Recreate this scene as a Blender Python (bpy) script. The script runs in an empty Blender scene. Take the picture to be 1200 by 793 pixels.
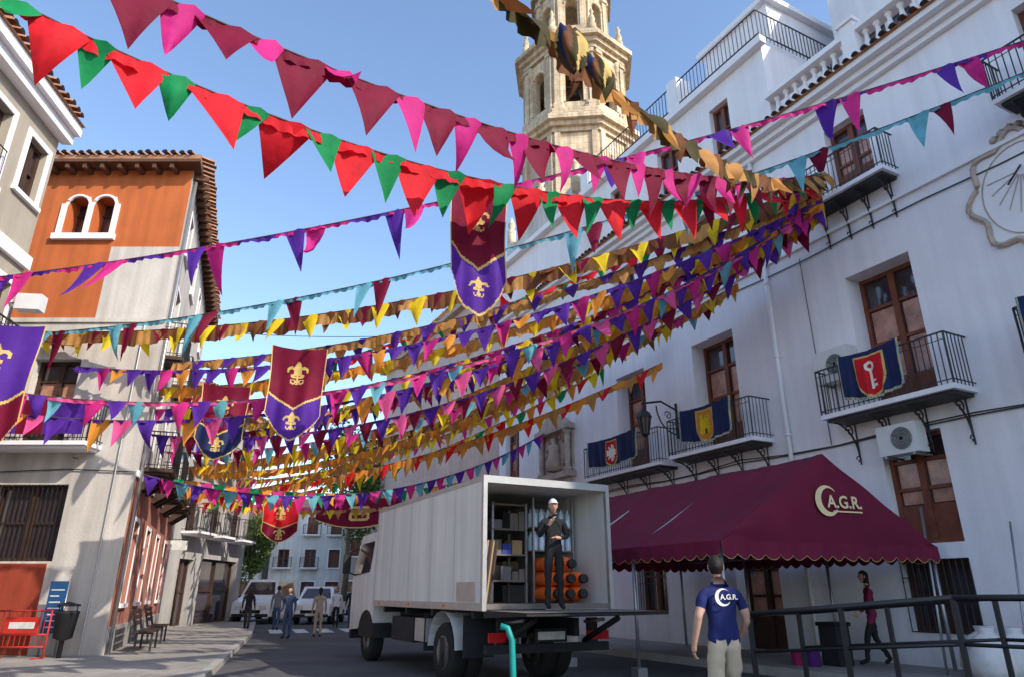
import bpy, bmesh, math, random
from math import *
from mathutils import Vector, Matrix, noise
random.seed(7)
scn=bpy.context.scene
COL=scn.collection
# ---------------------------------------------------------------- materials
MATS={}
def M(name,col,rough=.8,var=.12,scale=1.5,bump=.15,bscale=30,metal=0,trans=0,spec=.3,streak=0,brick=None):
    m=bpy.data.materials.new(name);m.use_nodes=True
    nt=m.node_tree;N=nt.nodes;L=nt.links;b=N['Principled BSDF'];out=N['Material Output']
    b.inputs['Roughness'].default_value=rough;b.inputs['Metallic'].default_value=metal
    b.inputs['Specular IOR Level'].default_value=spec
    tc=N.new('ShaderNodeTexCoord')
    n1=N.new('ShaderNodeTexNoise');n1.inputs['Scale'].default_value=scale;n1.inputs['Detail'].default_value=6;n1.inputs['Roughness'].default_value=.65
    L.new(tc.outputs['Object'],n1.inputs['Vector'])
    mr=N.new('ShaderNodeMapRange');mr.inputs[1].default_value=.3;mr.inputs[2].default_value=.7
    mr.inputs[3].default_value=1-var;mr.inputs[4].default_value=1+var
    L.new(n1.outputs['Fac'],mr.inputs[0])
    mul=N.new('ShaderNodeVectorMath');mul.operation='SCALE'
    L.new(mr.outputs[0],mul.inputs['Scale'])
    if brick:
        bw,bh,c2,mc,ms=brick
        br=N.new('ShaderNodeTexBrick');br.inputs['Scale'].default_value=1
        br.inputs['Brick Width'].default_value=bw;br.inputs['Row Height'].default_value=bh
        br.inputs['Mortar Size'].default_value=ms;br.inputs['Mortar Smooth'].default_value=.4
        br.inputs['Color1'].default_value=(*col,1);br.inputs['Color2'].default_value=(*c2,1);br.inputs['Mortar'].default_value=(*mc,1)
        L.new(tc.outputs['UV'],br.inputs['Vector']);L.new(br.outputs['Color'],mul.inputs[0])
    else:
        mul.inputs[0].default_value=col
    last=mul.outputs[0]
    if streak:
        mp=N.new('ShaderNodeMapping');mp.inputs['Scale'].default_value=(2.2,2.2,.12);L.new(tc.outputs['Object'],mp.inputs['Vector'])
        n3=N.new('ShaderNodeTexNoise');n3.inputs['Scale'].default_value=1.6;n3.inputs['Detail'].default_value=6;L.new(mp.outputs[0],n3.inputs['Vector'])
        m3=N.new('ShaderNodeMapRange');m3.inputs[1].default_value=.35;m3.inputs[2].default_value=.65;m3.inputs[3].default_value=1-streak;m3.inputs[4].default_value=1.0
        L.new(n3.outputs['Fac'],m3.inputs[0])
        s2=N.new('ShaderNodeVectorMath');s2.operation='SCALE';L.new(last,s2.inputs[0]);L.new(m3.outputs[0],s2.inputs['Scale']);last=s2.outputs[0]
        # damp, dirty foot of the wall (height above ground)
        sx=N.new('ShaderNodeSeparateXYZ');L.new(tc.outputs['Object'],sx.inputs[0])
        ad2=N.new('ShaderNodeMath');ad2.operation='MULTIPLY_ADD';ad2.inputs[1].default_value=1.6;L.new(n1.outputs['Fac'],ad2.inputs[0])
        L.new(sx.outputs['Z'],ad2.inputs[2])
        m4=N.new('ShaderNodeMapRange');m4.inputs[1].default_value=.7;m4.inputs[2].default_value=1.9;m4.inputs[3].default_value=.74;m4.inputs[4].default_value=1.0
        L.new(ad2.outputs[0],m4.inputs[0])
        s4=N.new('ShaderNodeVectorMath');s4.operation='SCALE';L.new(last,s4.inputs[0]);L.new(m4.outputs[0],s4.inputs['Scale']);last=s4.outputs[0]
    L.new(last,b.inputs['Base Color'])
    if bump:
        n2=N.new('ShaderNodeTexNoise');n2.inputs['Scale'].default_value=bscale;n2.inputs['Detail'].default_value=3
        L.new(tc.outputs['Object'],n2.inputs['Vector'])
        bp=N.new('ShaderNodeBump');bp.inputs['Strength'].default_value=bump;bp.inputs['Distance'].default_value=.02
        h=n2.outputs['Fac']
        if brick:
            ad=N.new('ShaderNodeMath');ad.operation='MULTIPLY_ADD';ad.inputs[1].default_value=-1.5
            L.new(br.outputs['Fac'],ad.inputs[0]);L.new(h,ad.inputs[2]);h=ad.outputs[0]
        L.new(h,bp.inputs['Height']);L.new(bp.outputs[0],b.inputs['Normal'])
    if trans:
        t=N.new('ShaderNodeBsdfTranslucent');L.new(last,t.inputs['Color'])
        mx=N.new('ShaderNodeMixShader');mx.inputs[0].default_value=trans
        L.new(b.outputs[0],mx.inputs[1]);L.new(t.outputs[0],mx.inputs[2]);L.new(mx.outputs[0],out.inputs['Surface'])
    MATS[name]=m
    return m
M('plaster',(.84,.81,.83),.9,.05,.5,.3,18,streak=.09)
M('plaster_trim',(.83,.81,.82),.85,.06,1,.1)
M('church_stone',(.66,.50,.43),.9,.08,.8,.4,14,brick=(.9,.42,(.60,.45,.38),(.50,.38,.33),.010),streak=.12)
M('relief_stone',(.46,.37,.30),.9,.25,3,.8,12)
M('tower_stone',(.74,.59,.40),.9,.28,.35,.6,6,brick=(1.1,.5,(.64,.49,.32),(.46,.35,.24),.016),streak=.38)
M('beige_wall',(.40,.35,.28),.9,.08,.6,.2,20,streak=.15)
M('orange_wall',(.56,.15,.045),.9,.14,.6,.25,16,streak=.22)
M('cream_wall',(.64,.59,.53),.9,.14,.6,.3,16,streak=.26)
M('pink_wall',(.48,.20,.14),.9,.12,.7,.25,16,streak=.2)
M('grey_wall',(.45,.43,.41),.9,.1,.6,.25,16,streak=.25)
M('far_white',(.70,.68,.64),.9,.1,.6,.25,16,streak=.2)
M('red_base',(.36,.06,.03),.85,.15,.8,.25,16,streak=.2)
M('wood',(.19,.06,.032),.5,.25,4,.2,40)
M('dark_wood',(.06,.03,.02),.6,.25,4,.2,40)
M('glass',(.05,.035,.04),.06,.3,1.2,0,spec=1.0)
M('curtain',(.46,.22,.15),.25,.45,2.5,0,spec=.8)
M('dark',(.012,.012,.014),.9,.1,2,0)
M('iron',(.016,.016,.018),.5,.2,10,.1,60,spec=.5)
M('tile',(.40,.20,.11),.9,.35,3,.4,20)
M('soffit',(.12,.055,.03),.8,.25,3,.2,30)
M('ac_white',(.66,.66,.64),.5,.06,3,.05)
M('asphalt',(.095,.092,.092),.9,.30,.5,.6,60)
M('paving',(.32,.295,.265),.85,.18,.6,.3,30,brick=(.6,.4,(.28,.255,.23),(.13,.12,.11),.012))
M('kerb_stone',(.36,.34,.31),.85,.15,2,.3,30)
M('paint',(.60,.60,.58),.8,.3,3,.2,50)
M('truck_white',(.74,.73,.70),.45,.06,.9,.05,20,spec=.4,streak=.18)
M('truck_alu',(.50,.50,.49),.35,.1,4,.05,metal=.6)
M('truck_floor',(.16,.14,.12),.8,.2,3,.2)
M('chassis',(.02,.02,.022),.7,.3,4,.2)
M('rubber',(.018,.018,.018),.85,.2,8,.3)
M('red_light',(.5,.01,.01),.3,.05,2,0)
M('orange_gas',(.80,.14,.02),.4,.1,5,.05)
M('water_blue',(.50,.62,.75),.2,.25,8,.1,spec=.6)
M('crate_blue',(.03,.06,.30),.5,.2,4,.1)
M('cardboard',(.35,.23,.13),.85,.1,4,.1)
M('tent_cloth',(.165,.009,.038),.75,.15,1.2,.2,5,trans=.14)
M('logo_white',(.80,.76,.66),.7,.05,4,0)
M('logo_gold',(.80,.62,.35),.7,.05,4,0)
M('teal_steel',(.01,.25,.22),.4,.15,6,.05)
M('steel',(.35,.35,.36),.4,.1,6,.05,metal=.7)
M('foliage',(.09,.125,.028),.7,.4,1.5,0,trans=.35)
M('foliage_light',(.15,.19,.035),.7,.3,1.5,0,trans=.35)
M('bark',(.13,.10,.07),.9,.3,4,.5,20)
M('car_white',(.80,.80,.80),.3,.03,1,0,spec=.6)
M('car_silver',(.42,.43,.44),.3,.03,1,0,spec=.6,metal=.4)
M('barrier_red',(.50,.03,.02),.5,.15,4,.05)
M('sign_blue',(.02,.08,.20),.5,.1,3,0)
M('skin',(.50,.29,.21),.6,.06,10,.05)
M('hair',(.018,.012,.010),.6,.3,40,.4,90)
M('navy_tee',(.012,.018,.10),.85,.15,6,.5,12)
M('khaki',(.54,.45,.33),.85,.12,6,.5,12)
M('black_cloth',(.014,.014,.016),.85,.2,6,.3,14)
M('maroon_coat',(.16,.010,.045),.8,.15,6,.3,14)
M('white_cloth',(.62,.62,.62),.8,.06,6,.2,14)
M('beige_coat',(.42,.31,.22),.85,.1,6,.2,14)
M('denim',(.05,.08,.16),.85,.15,6,.2,14)
M('grey_cloth',(.16,.16,.17),.85,.15,6,.2,14)
M('lip',(.35,.11,.09),.6,.05,6,0)
M('sack',(.66,.64,.62),.8,.15,3,.6,12)
M('pink_plastic',(.55,.05,.20),.4,.05,3,0)
M('purple_plastic',(.16,.05,.30),.4,.05,3,0)
M('rope',(.10,.07,.06),.9,.2,10,.2)
for n,c,t in [('f_red',(.76,.016,.028),.36),('f_green',(.006,.27,.080),.34),('f_magenta',(.62,.026,.23),.36),('f_maroon',(.19,.004,.030),.32),
            ('f_purple',(.095,.024,.31),.36),('f_teal',(.14,.42,.50),.36),('f_yellow',(.90,.66,.02),.42),('f_tan',(.56,.28,.085),.36),
            ('f_brown',(.18,.065,.022),.3),('f_olive',(.06,.048,.012),.25),('f_orange',(.82,.32,.045),.40),('f_pink',(.78,.10,.30),.38),('f_navy',(.018,.028,.10),.25),('f_gold',(.72,.50,.16),.25)]:
    M(n,c,.7,.18,3.5,.4,8,trans=t,spec=.25)
# ---------------------------------------------------------------- mesh builder
def FR(O,U,N):
    O=Vector((O[0],O[1],0));U=Vector((U[0],U[1],0));N=Vector((N[0],N[1],0))
    return lambda u,o,z:O+U*u+N*o+Vector((0,0,z))
class MB:
    def __init__(s,name): s.name=name;s.v=[];s.f=[];s.m=[];s.uv=[];s.sm=[];s.mats=[]
    def mi(s,mat):
        if mat not in s.mats:s.mats.append(mat)
        return s.mats.index(mat)
    def face(s,pts,mat,uv=None,sm=False):
        i=len(s.v);s.v+= [tuple(p) for p in pts];s.f.append(list(range(i,i+len(pts))));s.m.append(s.mi(mat));s.sm.append(sm)
        s.uv.append(uv or [(p[0]+p[1]*.6,p[2]) for p in pts])
    def q(s,F,L,mat,flat=False):
        s.face([F(*p) for p in L],mat,[((p[0],p[1]) if flat else (p[0]+p[1],p[2])) for p in L])
    def box(s,F,u0,u1,o0,o1,z0,z1,mat):
        s.q(F,[(u0,o1,z0),(u1,o1,z0),(u1,o1,z1),(u0,o1,z1)],mat)
        s.q(F,[(u0,o0,z0),(u1,o0,z0),(u1,o0,z1),(u0,o0,z1)],mat)
        s.q(F,[(u0,o0,z0),(u0,o1,z0),(u0,o1,z1),(u0,o0,z1)],mat)
        s.q(F,[(u1,o0,z0),(u1,o1,z0),(u1,o1,z1),(u1,o0,z1)],mat)
        s.q(F,[(u0,o0,z1),(u1,o0,z1),(u1,o1,z1),(u0,o1,z1)],mat,True)
        s.q(F,[(u0,o0,z0),(u1,o0,z0),(u1,o1,z0),(u0,o1,z0)],mat,True)
    def hexa(s,F,B,T,mat):
        B=[F(*p) for p in B];T=[F(*p) for p in T];s.face(B,mat);s.face(T,mat)
        for i in range(4):
            j=(i+1)%4;s.face([B[i],B[j],T[j],T[i]],mat)
    def tube(s,pts,r,mat,n=6,r2=None,cap=True):
        pts=[Vector(p) for p in pts];rings=[]
        for i,p in enumerate(pts):
            d=(pts[min(i+1,len(pts)-1)]-pts[max(i-1,0)])
            if d.length<1e-6:d=Vector((0,0,1))
            d.normalize();a=Vector((0,0,1)) if abs(d.z)<.9 else Vector((1,0,0))
            x=d.cross(a).normalized();y=d.cross(x)
            rr=r if r2 is None else r+(r2-r)*i/(len(pts)-1)
            rings.append([p+x*cos(2*pi*(k+.5)/n)*rr+y*sin(2*pi*(k+.5)/n)*rr for k in range(n)])
        for a,b in zip(rings,rings[1:]):
            for k in range(n):
                j=(k+1)%n;s.face([a[k],a[j],b[j],b[k]],mat,sm=n>5)
        if cap: s.face(rings[0],mat);s.face(rings[-1],mat)
    def lathe(s,c,prof,mat,n=12,axis=None,sm=True):
        c=Vector(c);ax=Vector(axis).normalized() if axis else Vector((0,0,1))
        a=Vector((0,0,1)) if abs(ax.z)<.9 else Vector((1,0,0));x=ax.cross(a).normalized();y=ax.cross(x)
        R=[[c+ax*z+x*cos(2*pi*(k+.5)/n)*r+y*sin(2*pi*(k+.5)/n)*r for k in range(n)] for r,z in prof]
        for A,B in zip(R,R[1:]):
            for k in range(n):
                j=(k+1)%n;s.face([A[k],A[j],B[j],B[k]],mat,sm=sm)
        if prof[0][0]>1e-4:s.face(R[0],mat)
        if prof[-1][0]>1e-4:s.face(R[-1],mat)
    def wall(s,F,u0,u1,z0,z1,ops,mat,dep=.3,rmat=None):
        rmat=rmat or mat
        us=sorted(set([u0,u1]+[x for o in ops for x in o[:2]]));zs=sorted(set([z0,z1]+[x for o in ops for x in o[2:4]]))
        for a,b in zip(us,us[1:]):
            for c,d in zip(zs,zs[1:]):
                mu=(a+b)/2;mz=(c+d)/2
                if any(o[0]<mu<o[1] and o[2]<mz<o[3] for o in ops):continue
                s.q(F,[(a,0,c),(b,0,c),(b,0,d),(a,0,d)],mat)
        for o in ops:
            a,b,c,d=o[:4];D=o[4] if len(o)>4 else dep
            s.q(F,[(a,0,c),(a,-D,c),(a,-D,d),(a,0,d)],rmat);s.q(F,[(b,0,c),(b,-D,c),(b,-D,d),(b,0,d)],rmat)
            s.q(F,[(a,0,c),(b,0,c),(b,-D,c),(a,-D,c)],rmat);s.q(F,[(a,0,d),(b,0,d),(b,-D,d),(a,-D,d)],rmat)
    def obj(s,parent=None,weld=False,bevel=0):
        me=bpy.data.meshes.new(s.name);me.from_pydata(s.v,[],s.f)
        for m in s.mats:me.materials.append(MATS[m])
        me.polygons.foreach_set('material_index',s.m);me.polygons.foreach_set('use_smooth',s.sm)
        ul=me.uv_layers.new(name='UV');fl=[c for f in s.uv for p in f for c in p];ul.data.foreach_set('uv',fl)
        if weld or any(s.sm):
            bm=bmesh.new();bm.from_mesh(me);bmesh.ops.remove_doubles(bm,verts=bm.verts,dist=1e-5)
            bmesh.ops.recalc_face_normals(bm,faces=bm.faces);bm.to_mesh(me);bm.free()
        me.update()
        o=bpy.data.objects.new(s.name,me);COL.objects.link(o)
        if bevel:
            b=o.modifiers.new('bevel','BEVEL');b.width=bevel;b.segments=2;b.limit_method='ANGLE'
        if parent:o.parent=parent
        return o
# ---------------------------------------------------------------- architectural parts
def window(mb,F,a,b,c,d,dep,kind='door',wood='wood'):
    o=-dep
    mb.q(F,[(a,o,c),(b,o,c),(b,o,d),(a,o,d)],'glass')
    t=.09;k=.07
    mb.box(F,a,a+t,o+.004,o+k,c,d,wood);mb.box(F,b-t,b,o+.004,o+k,c,d,wood)
    mb.box(F,a+t,b-t,o+.004,o+k,d-t,d,wood);mb.box(F,a+t,b-t,o+.004,o+k,c,c+t,wood)
    m=(a+b)/2
    mb.box(F,m-.07,m+.07,o+.004,o+k+.01,c+t,d-t,wood)
    if kind=='door':
        H=d-c
        mb.box(F,a+t,m-.07,o+.004,o+k-.02,c+t,c+.75,wood);mb.box(F,m+.07,b-t,o+.004,o+k-.02,c+t,c+.75,wood)
        for f in (.5,.76):
            mb.box(F,a+t,m-.07,o+.004,o+k-.01,c+H*f-.035,c+H*f+.035,wood);mb.box(F,m+.07,b-t,o+.004,o+k-.01,c+H*f-.035,c+H*f+.035,wood)
        for (x0,x1) in ((a+t,m-.07),(m+.07,b-t)):
            mb.q(F,[(x0+.03,o+.003,c+.78),(x1-.03,o+.003,c+.78),(x1-.03,o+.003,c+H*.74),(x0+.03,o+.003,c+H*.74)],'curtain')
    elif kind=='shutter':
        n=int((d-c)/.09)
        for i in range(n):
            z=c+t+(d-c-2*t)*i/n
            mb.hexa(F,[(a+t,o+.01,z),(b-t,o+.01,z),(b-t,o+.05,z),(a+t,o+.05,z)],[(a+t,o+.01,z+.06),(b-t,o+.01,z+.06),(b-t,o+.02,z+.06),(a+t,o+.02,z+.06)],wood)
    else:
        mz=(c+d)/2
        mb.box(F,a+t,m-.07,o+.004,o+k-.01,mz-.03,mz+.03,wood);mb.box(F,m+.07,b-t,o+.004,o+k-.01,mz-.03,mz+.03,wood)
def balcony(mb,F,a,b,z,dep=.75,rail=1.0,step=.115,scroll=True,slab='plaster_trim'):
    mb.box(F,a,b,.003,dep,z-.10,z,slab);mb.box(F,a+.08,b-.08,.003,dep-.1,z-.17,z-.102,'iron' if scroll else slab)
    r=.011
    def bar(p,q2,rr=r):mb.tube([F(*p),F(*q2)],rr,'iron',4,cap=False)
    e=dep-.03
    for zz in (z+.08,z+rail):
        w=.02 if zz>z+.5 else .013
        bar((a,e,zz),(b,e,zz),w);bar((a,0,zz),(a,e,zz),w);bar((b,0,zz),(b,e,zz),w)
    bar((a,e,z+rail-.14),(b,e,z+rail-.14),.009)
    n=max(2,int((b-a)/step))
    for i in range(n+1):
        u=a+(b-a)*i/n;bar((u,e,z),(u,e,z+rail),.02 if i in(0,n) else r)
    m=int(dep/step)
    for i in range(1,m):
        for u in (a,b):bar((u,e*i/m,z),(u,e*i/m,z+rail))
    if scroll:
        for u in [a+.25+(b-a-.5)*i/3 for i in range(4)]:
            pts=[]
            for k in range(15):
                th=k/14
                pts.append(F(u,.03+(dep-.1)*(1-cos(th*pi/2)),z-.85+.65*sin(th*pi/2)))
            mb.tube(pts,.022,'iron',5)
            sp=[F(u,.22+.14*(1-k/16)*cos(k*.62),z-.34+.14*(1-k/16)*sin(k*.62)) for k in range(14)]
            mb.tube(sp,.018,'iron',5)
            sp=[F(u,.06+.09*(1-k/12)*cos(k*.7),z-.95+.09*(1-k/12)*sin(k*.7)) for k in range(10)]
            mb.tube(sp,.014,'iron',5)
            mb.tube([F(u,.02,z-1.05),F(u,.02,z-.1)],.016,'iron',4)
def tiles(mb,F,u0,u1,o,z,ln=.35,drop=.08,step=.24):
    n=int((u1-u0)/step)
    for i in range(n):
        u=u0+(i+.5)*step;R=[];jz=random.uniform(-.012,.012);jo=random.uniform(-.03,.03)
        for (oo,zz) in ((o+jo,z-drop+jz),(o-ln,z+jz)):
            R.append([F(u+.085*cos(pi*k/5),oo,zz+.085*sin(pi*k/5)) for k in range(6)])
        for k in range(5):mb.face([R[0][k],R[0][k+1],R[1][k+1],R[1][k]],'tile')
        mb.face(R[0],'dark')
def surround(mb,F,a,b,c,d,mat,w=.14,p=.03):
    mb.box(F,a-w,a,.003,p,c,d+w,mat);mb.box(F,b,b+w,.003,p,c,d+w,mat);mb.box(F,a,b,.003,p,d,d+w,mat);mb.box(F,a-w-.03,b+w+.03,.003,p+.05,c-.1,c,mat)
def acunit(name,F,u,o,z,w=.85,h=.6,d=.32):
    mb=MB(name)
    mb.box(F,u-w/2,u+w/2,o,o+d,z,z+h,'ac_white')
    c=F(u-.1,o+d+.004,z+h/2);n=(F(0,1,0)-F(0,0,0))
    mb.lathe(c,[(.0,.0),(.23,.0)],'dark',20,axis=n)
    for r in (.05,.08,.11,.14,.17,.20,.225):
        ux=(F(1,0,0)-F(0,0,0))
        mb.tube([c+n*.012+ux*r*cos(k*pi/10)+Vector((0,0,r*sin(k*pi/10))) for k in range(21)],.005,'ac_white',4,cap=False)
    for du in (-.3,.3): mb.box(F,u+du-.02,u+du+.02,o-.25,o+d,z-.05,z-.002,'steel')
    return mb.obj(bevel=.012)
def archwall(mb,F,w,z0,z1,aw,a0,a1,mat,dep=.7):
    mb.wall(F,-w/2,w/2,z0,z1,[(-aw/2,aw/2,a0,a1,dep)],mat)
    r=aw/2;zc=a1-r
    for sgn in(-1,1):
        pts=[(sgn*r,a1)]+[(sgn*r*cos(t*pi/16),zc+r*sin(t*pi/16)) for t in range(9)]
        for o in (0.0,-dep):
            mb.face([F(p[0],o-.002,p[1]) for p in pts],mat)
        for p,q2 in zip(pts[1:],pts[2:]):mb.q(F,[(p[0],-.002,p[1]),(q2[0],-.002,q2[1]),(q2[0],-dep,q2[1]),(p[0],-dep,p[1])],mat)
    arc=[F(-(r+.12)*cos(t*pi/14),.04,zc+(r+.12)*sin(t*pi/14)) for t in range(15)]
    mb.tube(arc,.12,mat,6)
    for s2 in(-1,1):mb.box(F,s2*(r+.12)-.1,s2*(r+.12)+.1,.003,.1,a0,zc,mat)
# ---------------------------------------------------------------- frames
a=radians(27.8);PX=Vector((cos(a),sin(a)));DX=Vector((-sin(a),cos(a)))
RF=FR(PX*13.6,DX,-PX)
# ================================================================ ground
mb=MB('ground');mb.face([(-300,-200,0),(300,-200,0),(300,400,0),(-300,400,0)],'asphalt');mb.obj()
mb=MB('pavement')
K=[(-3.0,2),(-4.2,8),(-5.8,14.3),(-9.4,26.4),(-13.0,37),(-13.3,60)]
Lw=[(-9.6,2),(-10.3,10.7),(-30,17),(-30,30),(-30,37),(-30,60)]
for i in range(len(K)-1):
    p,q2,r,t=K[i],K[i+1],Lw[i+1],Lw[i]
    mb.face([(*p,.12),(*q2,.12),(*r,.12),(*t,.12)],'paving',[p,q2,r,t])
mb.obj()
mb=MB('kerb')
for p,q2 in zip(K,K[1:]):
    d=(Vector(q2)-Vector(p)).normalized();n=Vector((d.y,-d.x));L=(Vector(q2)-Vector(p)).length
    F=FR(p,d,n);k=0
    while k<L-.05:
        e=min(k+1.0,L);mb.box(F,k+.006,e-.006,.0,.16,-.05,.124,'kerb_stone');k=e
mb.obj()
mb=MB('terrace_pavement');F=RF
mb.q(F,[(-8,0,.15),(45,0,.15),(45,2.6,.15),(-8,2.6,.15)],'paving',True)
mb.box(F,-8,45,2.6,2.75,-.05,.154,'kerb_stone');mb.obj()
mb=MB('crosswalk')
for i in range(9):
    c=Vector((-9.2,28.2))+Vector((.9,.32))*i*1.0
    Fz=FR(c,(.94,.34),(-.34,.94));mb.q(Fz,[(0,0,.004),(.5,0,.004),(.5,3,.004),(0,3,.004)],'paint',True)
mb.obj()
mb=MB('manhole_cover')
mb.lathe((-2.6,13.2,0),[(0,.006),(.33,.006),(.35,.004),(.35,0)],'chassis',24);mb.obj()
# ================================================================ right building (town hall)
mb=MB('town_hall_building');F=RF
doors=[(7.6,9.15),(12.75,14.4),(16.65,18.15),(3.2,4.8)]
ops=[]
for x0,x1 in doors: ops.append((x0,x1,5.1,8.3,.55))
ops+=[(25.15,26.4,5.6,8.2,.3),(7.9,9.0,10.25,12.25,.3),(12.9,14.1,10.4,12.2,.3),(16.8,18.0,10.4,12.2,.3),
 (7.75,9.05,2.35,4.5,.25),(7.75,9.1,.75,2.05,.25),(13.3,14.3,4.05,4.45,.2),(17.2,18.1,3.9,4.3,.2),(12.2,13.6,.16,2.6,.4),(16.3,17.6,.9,2.9,.3),(3.0,4.4,1.0,4.0,.3),(21.9,22.5,8.7,9.4,.3),(3.4,4.6,10.25,12.25,.3)]
mb.wall(F,-8,27,0,13.2,ops,'plaster')
for x0,x1 in doors: window(mb,F,x0,x1,5.1,8.3,.55,'door')
window(mb,F,25.15,26.4,5.6,8.2,.3,'door');window(mb,F,7.9,9.0,10.25,12.25,.3,'door');window(mb,F,3.4,4.6,10.25,12.25,.3,'door')
for x0 in(12.9,16.8):window(mb,F,x0,x0+1.2,10.4,12.2,.3,'win')
window(mb,F,7.75,9.05,2.35,4.5,.25,'door');window(mb,F,7.75,9.1,.75,2.05,.25,'win','dark_wood')
window(mb,F,13.3,14.3,4.05,4.45,.2,'win','dark_wood');window(mb,F,17.2,18.1,3.9,4.3,.2,'win','dark_wood')
window(mb,F,12.2,13.6,.16,2.6,.4,'door','dark_wood');window(mb,F,16.3,17.6,.9,2.9,.3,'win');window(mb,F,3.0,4.4,1.0,4.0,.3,'win')
window(mb,F,21.9,22.5,8.7,9.4,.3,'win')
surround(mb,F,21.9,22.5,8.7,9.4,'relief_stone',.2,.06)
for (x0,x1,z0,z1) in ((7.75,9.1,.75,2.05),(16.3,17.6,.9,2.9)):
    n=11
    for i in range(n+1):
        u=x0+(x1-x0)*i/n;mb.tube([F(u,.02,z0),F(u,.02,z1)],.011,'iron',4,cap=False)
    for zz in (z0,z0+.4*(z1-z0),z0+.75*(z1-z0),z1):mb.tube([F(x0,.02,zz),F(x1,.02,zz)],.013,'iron',4,cap=False)
mb.box(F,-8,27,.003,.08,9.55,9.63,'plaster_trim')
mb.box(F,-8,27,.003,.15,12.75,12.9,'plaster_trim');mb.box(F,-8,27,.003,.30,12.9,13.05,'plaster_trim');mb.box(F,-8,27,.003,.50,13.05,13.2,'plaster_trim')
tiles(mb,F,-8,27,.62,13.36,.7,.1)
mb.q(F,[(-8,0.6,13.202),(27,.6,13.202),(27,-12,13.6),(-8,-12,13.6)],'tile')
mb.box(F,-8,10.7,-.65,-.2,13.2,13.75,'plaster_trim');mb.box(F,-8,10.7,-.65,-.18,14.62,14.78,'plaster_trim')
u=-8.0
while u<10.5:
    if abs((u+8)%3.1)<.32: mb.box(F,u-.02,u+.36,-.66,-.16,13.75,14.95,'plaster_trim');mb.box(F,u-.07,u+.41,-.72,-.1,14.95,15.05,'plaster_trim')
    else: mb.lathe(F(u+.16,-.42,13.75),[(.09,0),(.09,.08),(.05,.14),(.10,.34),(.055,.62),(.05,.75),(.09,.8),(.09,.87)],'plaster_trim',8)
    u+=.31
G=FR(PX*14.0,DX,-PX)
at_ops=[(14.6,15.6,14.2,15.9,.25),(12.2,13.0,14.2,15.9,.25),(17.6,18.4,14.2,15.9,.25)]
mb.wall(G,10.7,20,13.2,16.6,at_ops,'plaster')
for o in at_ops:window(mb,G,*o[:4],.25,'win')
mb.box(G,10.5,20.2,.003,.25,16.6,16.85,'plaster_trim');mb.box(G,10.7,20,-11,-.003,16.6,16.8,'plaster')
mb.q(G,[(10.7,0,13.2),(10.7,-11,13.2),(10.7,-11,16.6),(10.7,0,16.6)],'plaster')
mb.q(G,[(20,0,13.2),(20,-11,13.2),(20,-11,16.6),(20,0,16.6)],'plaster')
for zz in(17.0,17.9):mb.tube([G(10.6,.15,zz),G(20,.15,zz)],.025,'iron',5);mb.tube([G(10.6,.15,zz),G(10.6,-6,zz)],.025,'iron',5)
u=10.6
while u<20:mb.tube([G(u,.15,16.85),G(u,.15,17.9)],.015,'iron',4,cap=False);u+=.16
u=.15
while u>-6:mb.tube([G(10.6,u,16.85),G(10.6,u,17.9)],.015,'iron',4,cap=False);u-=.16
mb.box(G,14.1,14.6,-.4,.2,16.86,18.1,'plaster_trim');mb.box(G,19.6,20.1,-.4,.2,16.86,18.1,'plaster_trim')
mb.box(G,11.2,14.0,-7,-1.2,16.86,19.4,'plaster');mb.box(G,11.0,14.2,-7.2,-1.0,19.4,19.6,'plaster_trim')
mb.box(G,16.5,18.5,-6,-2,16.86,18.8,'plaster');tiles(mb,G,16.4,18.6,-1.9,18.95,.4)
mb.tube([G(12.5,-3,19.6),G(12.5,-3,22.4)],.03,'steel',5);mb.tube([G(11.9,-3,22.0),G(13.1,-3,22.0)],.02,'steel',4);mb.tube([G(12.1,-3,21.5),G(12.9,-3,21.5)],.02,'steel',4)
G2=FR(PX*17.2,DX,-PX)
up=[(8.0,9.6,15.6,17.6,.2),(4.6,6.2,15.6,17.6,.2),(1,2.6,15.6,17.6,.2)]
mb.wall(G2,-8,10.4,13.2,20.4,up,'plaster')
for o in up:window(mb,G2,*o[:4],.2,'win','ac_white')
mb.q(G2,[(10.4,0,13.2),(10.4,-8,13.2),(10.4,-8,20.4),(10.4,0,20.4)],'plaster')
mb.box(G2,-8,10.7,-8,.4,20.4,20.7,'plaster_trim')
for k in range(9):mb.tube([G2(10.6,.3-k*.8,20.7),G2(10.6,.3-k*.8,21.7)],.02,'iron',4)
mb.tube([G2(10.6,.3,21.7),G2(10.6,-7,21.7)],.025,'iron',4);mb.tube([G2(-8,.3,21.7),G2(10.6,.3,21.7)],.025,'iron',4)
mb.q(F,[(-8,0,0),(-8,-12,0),(-8,-12,13.2),(-8,0,13.2)],'plaster');mb.q(F,[(-8,-12,0),(27,-12,0),(27,-12,13.6),(-8,-12,13.6)],'plaster')
mb.wall(F,20,27,13.2,16.2,[],'plaster');mb.q(F,[(20,0,16.2),(27,0,16.2),(27,-11,16.2),(20,-11,16.2)],'plaster');mb.q(F,[(20,0,13.2),(20,-11,13.2),(20,-11,16.2),(20,0,16.2)],'plaster')
mb.box(F,20,27,.003,.3,16.05,16.3,'plaster_trim')
gp=[]
for k in range(41):
    t=k/40;u=20.6+5.8*t;z=17.0+1.5*math.exp(-((t-.5)/.2)**2)+.35*abs(cos(t*pi*3))
    gp.append((u,z))
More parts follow.
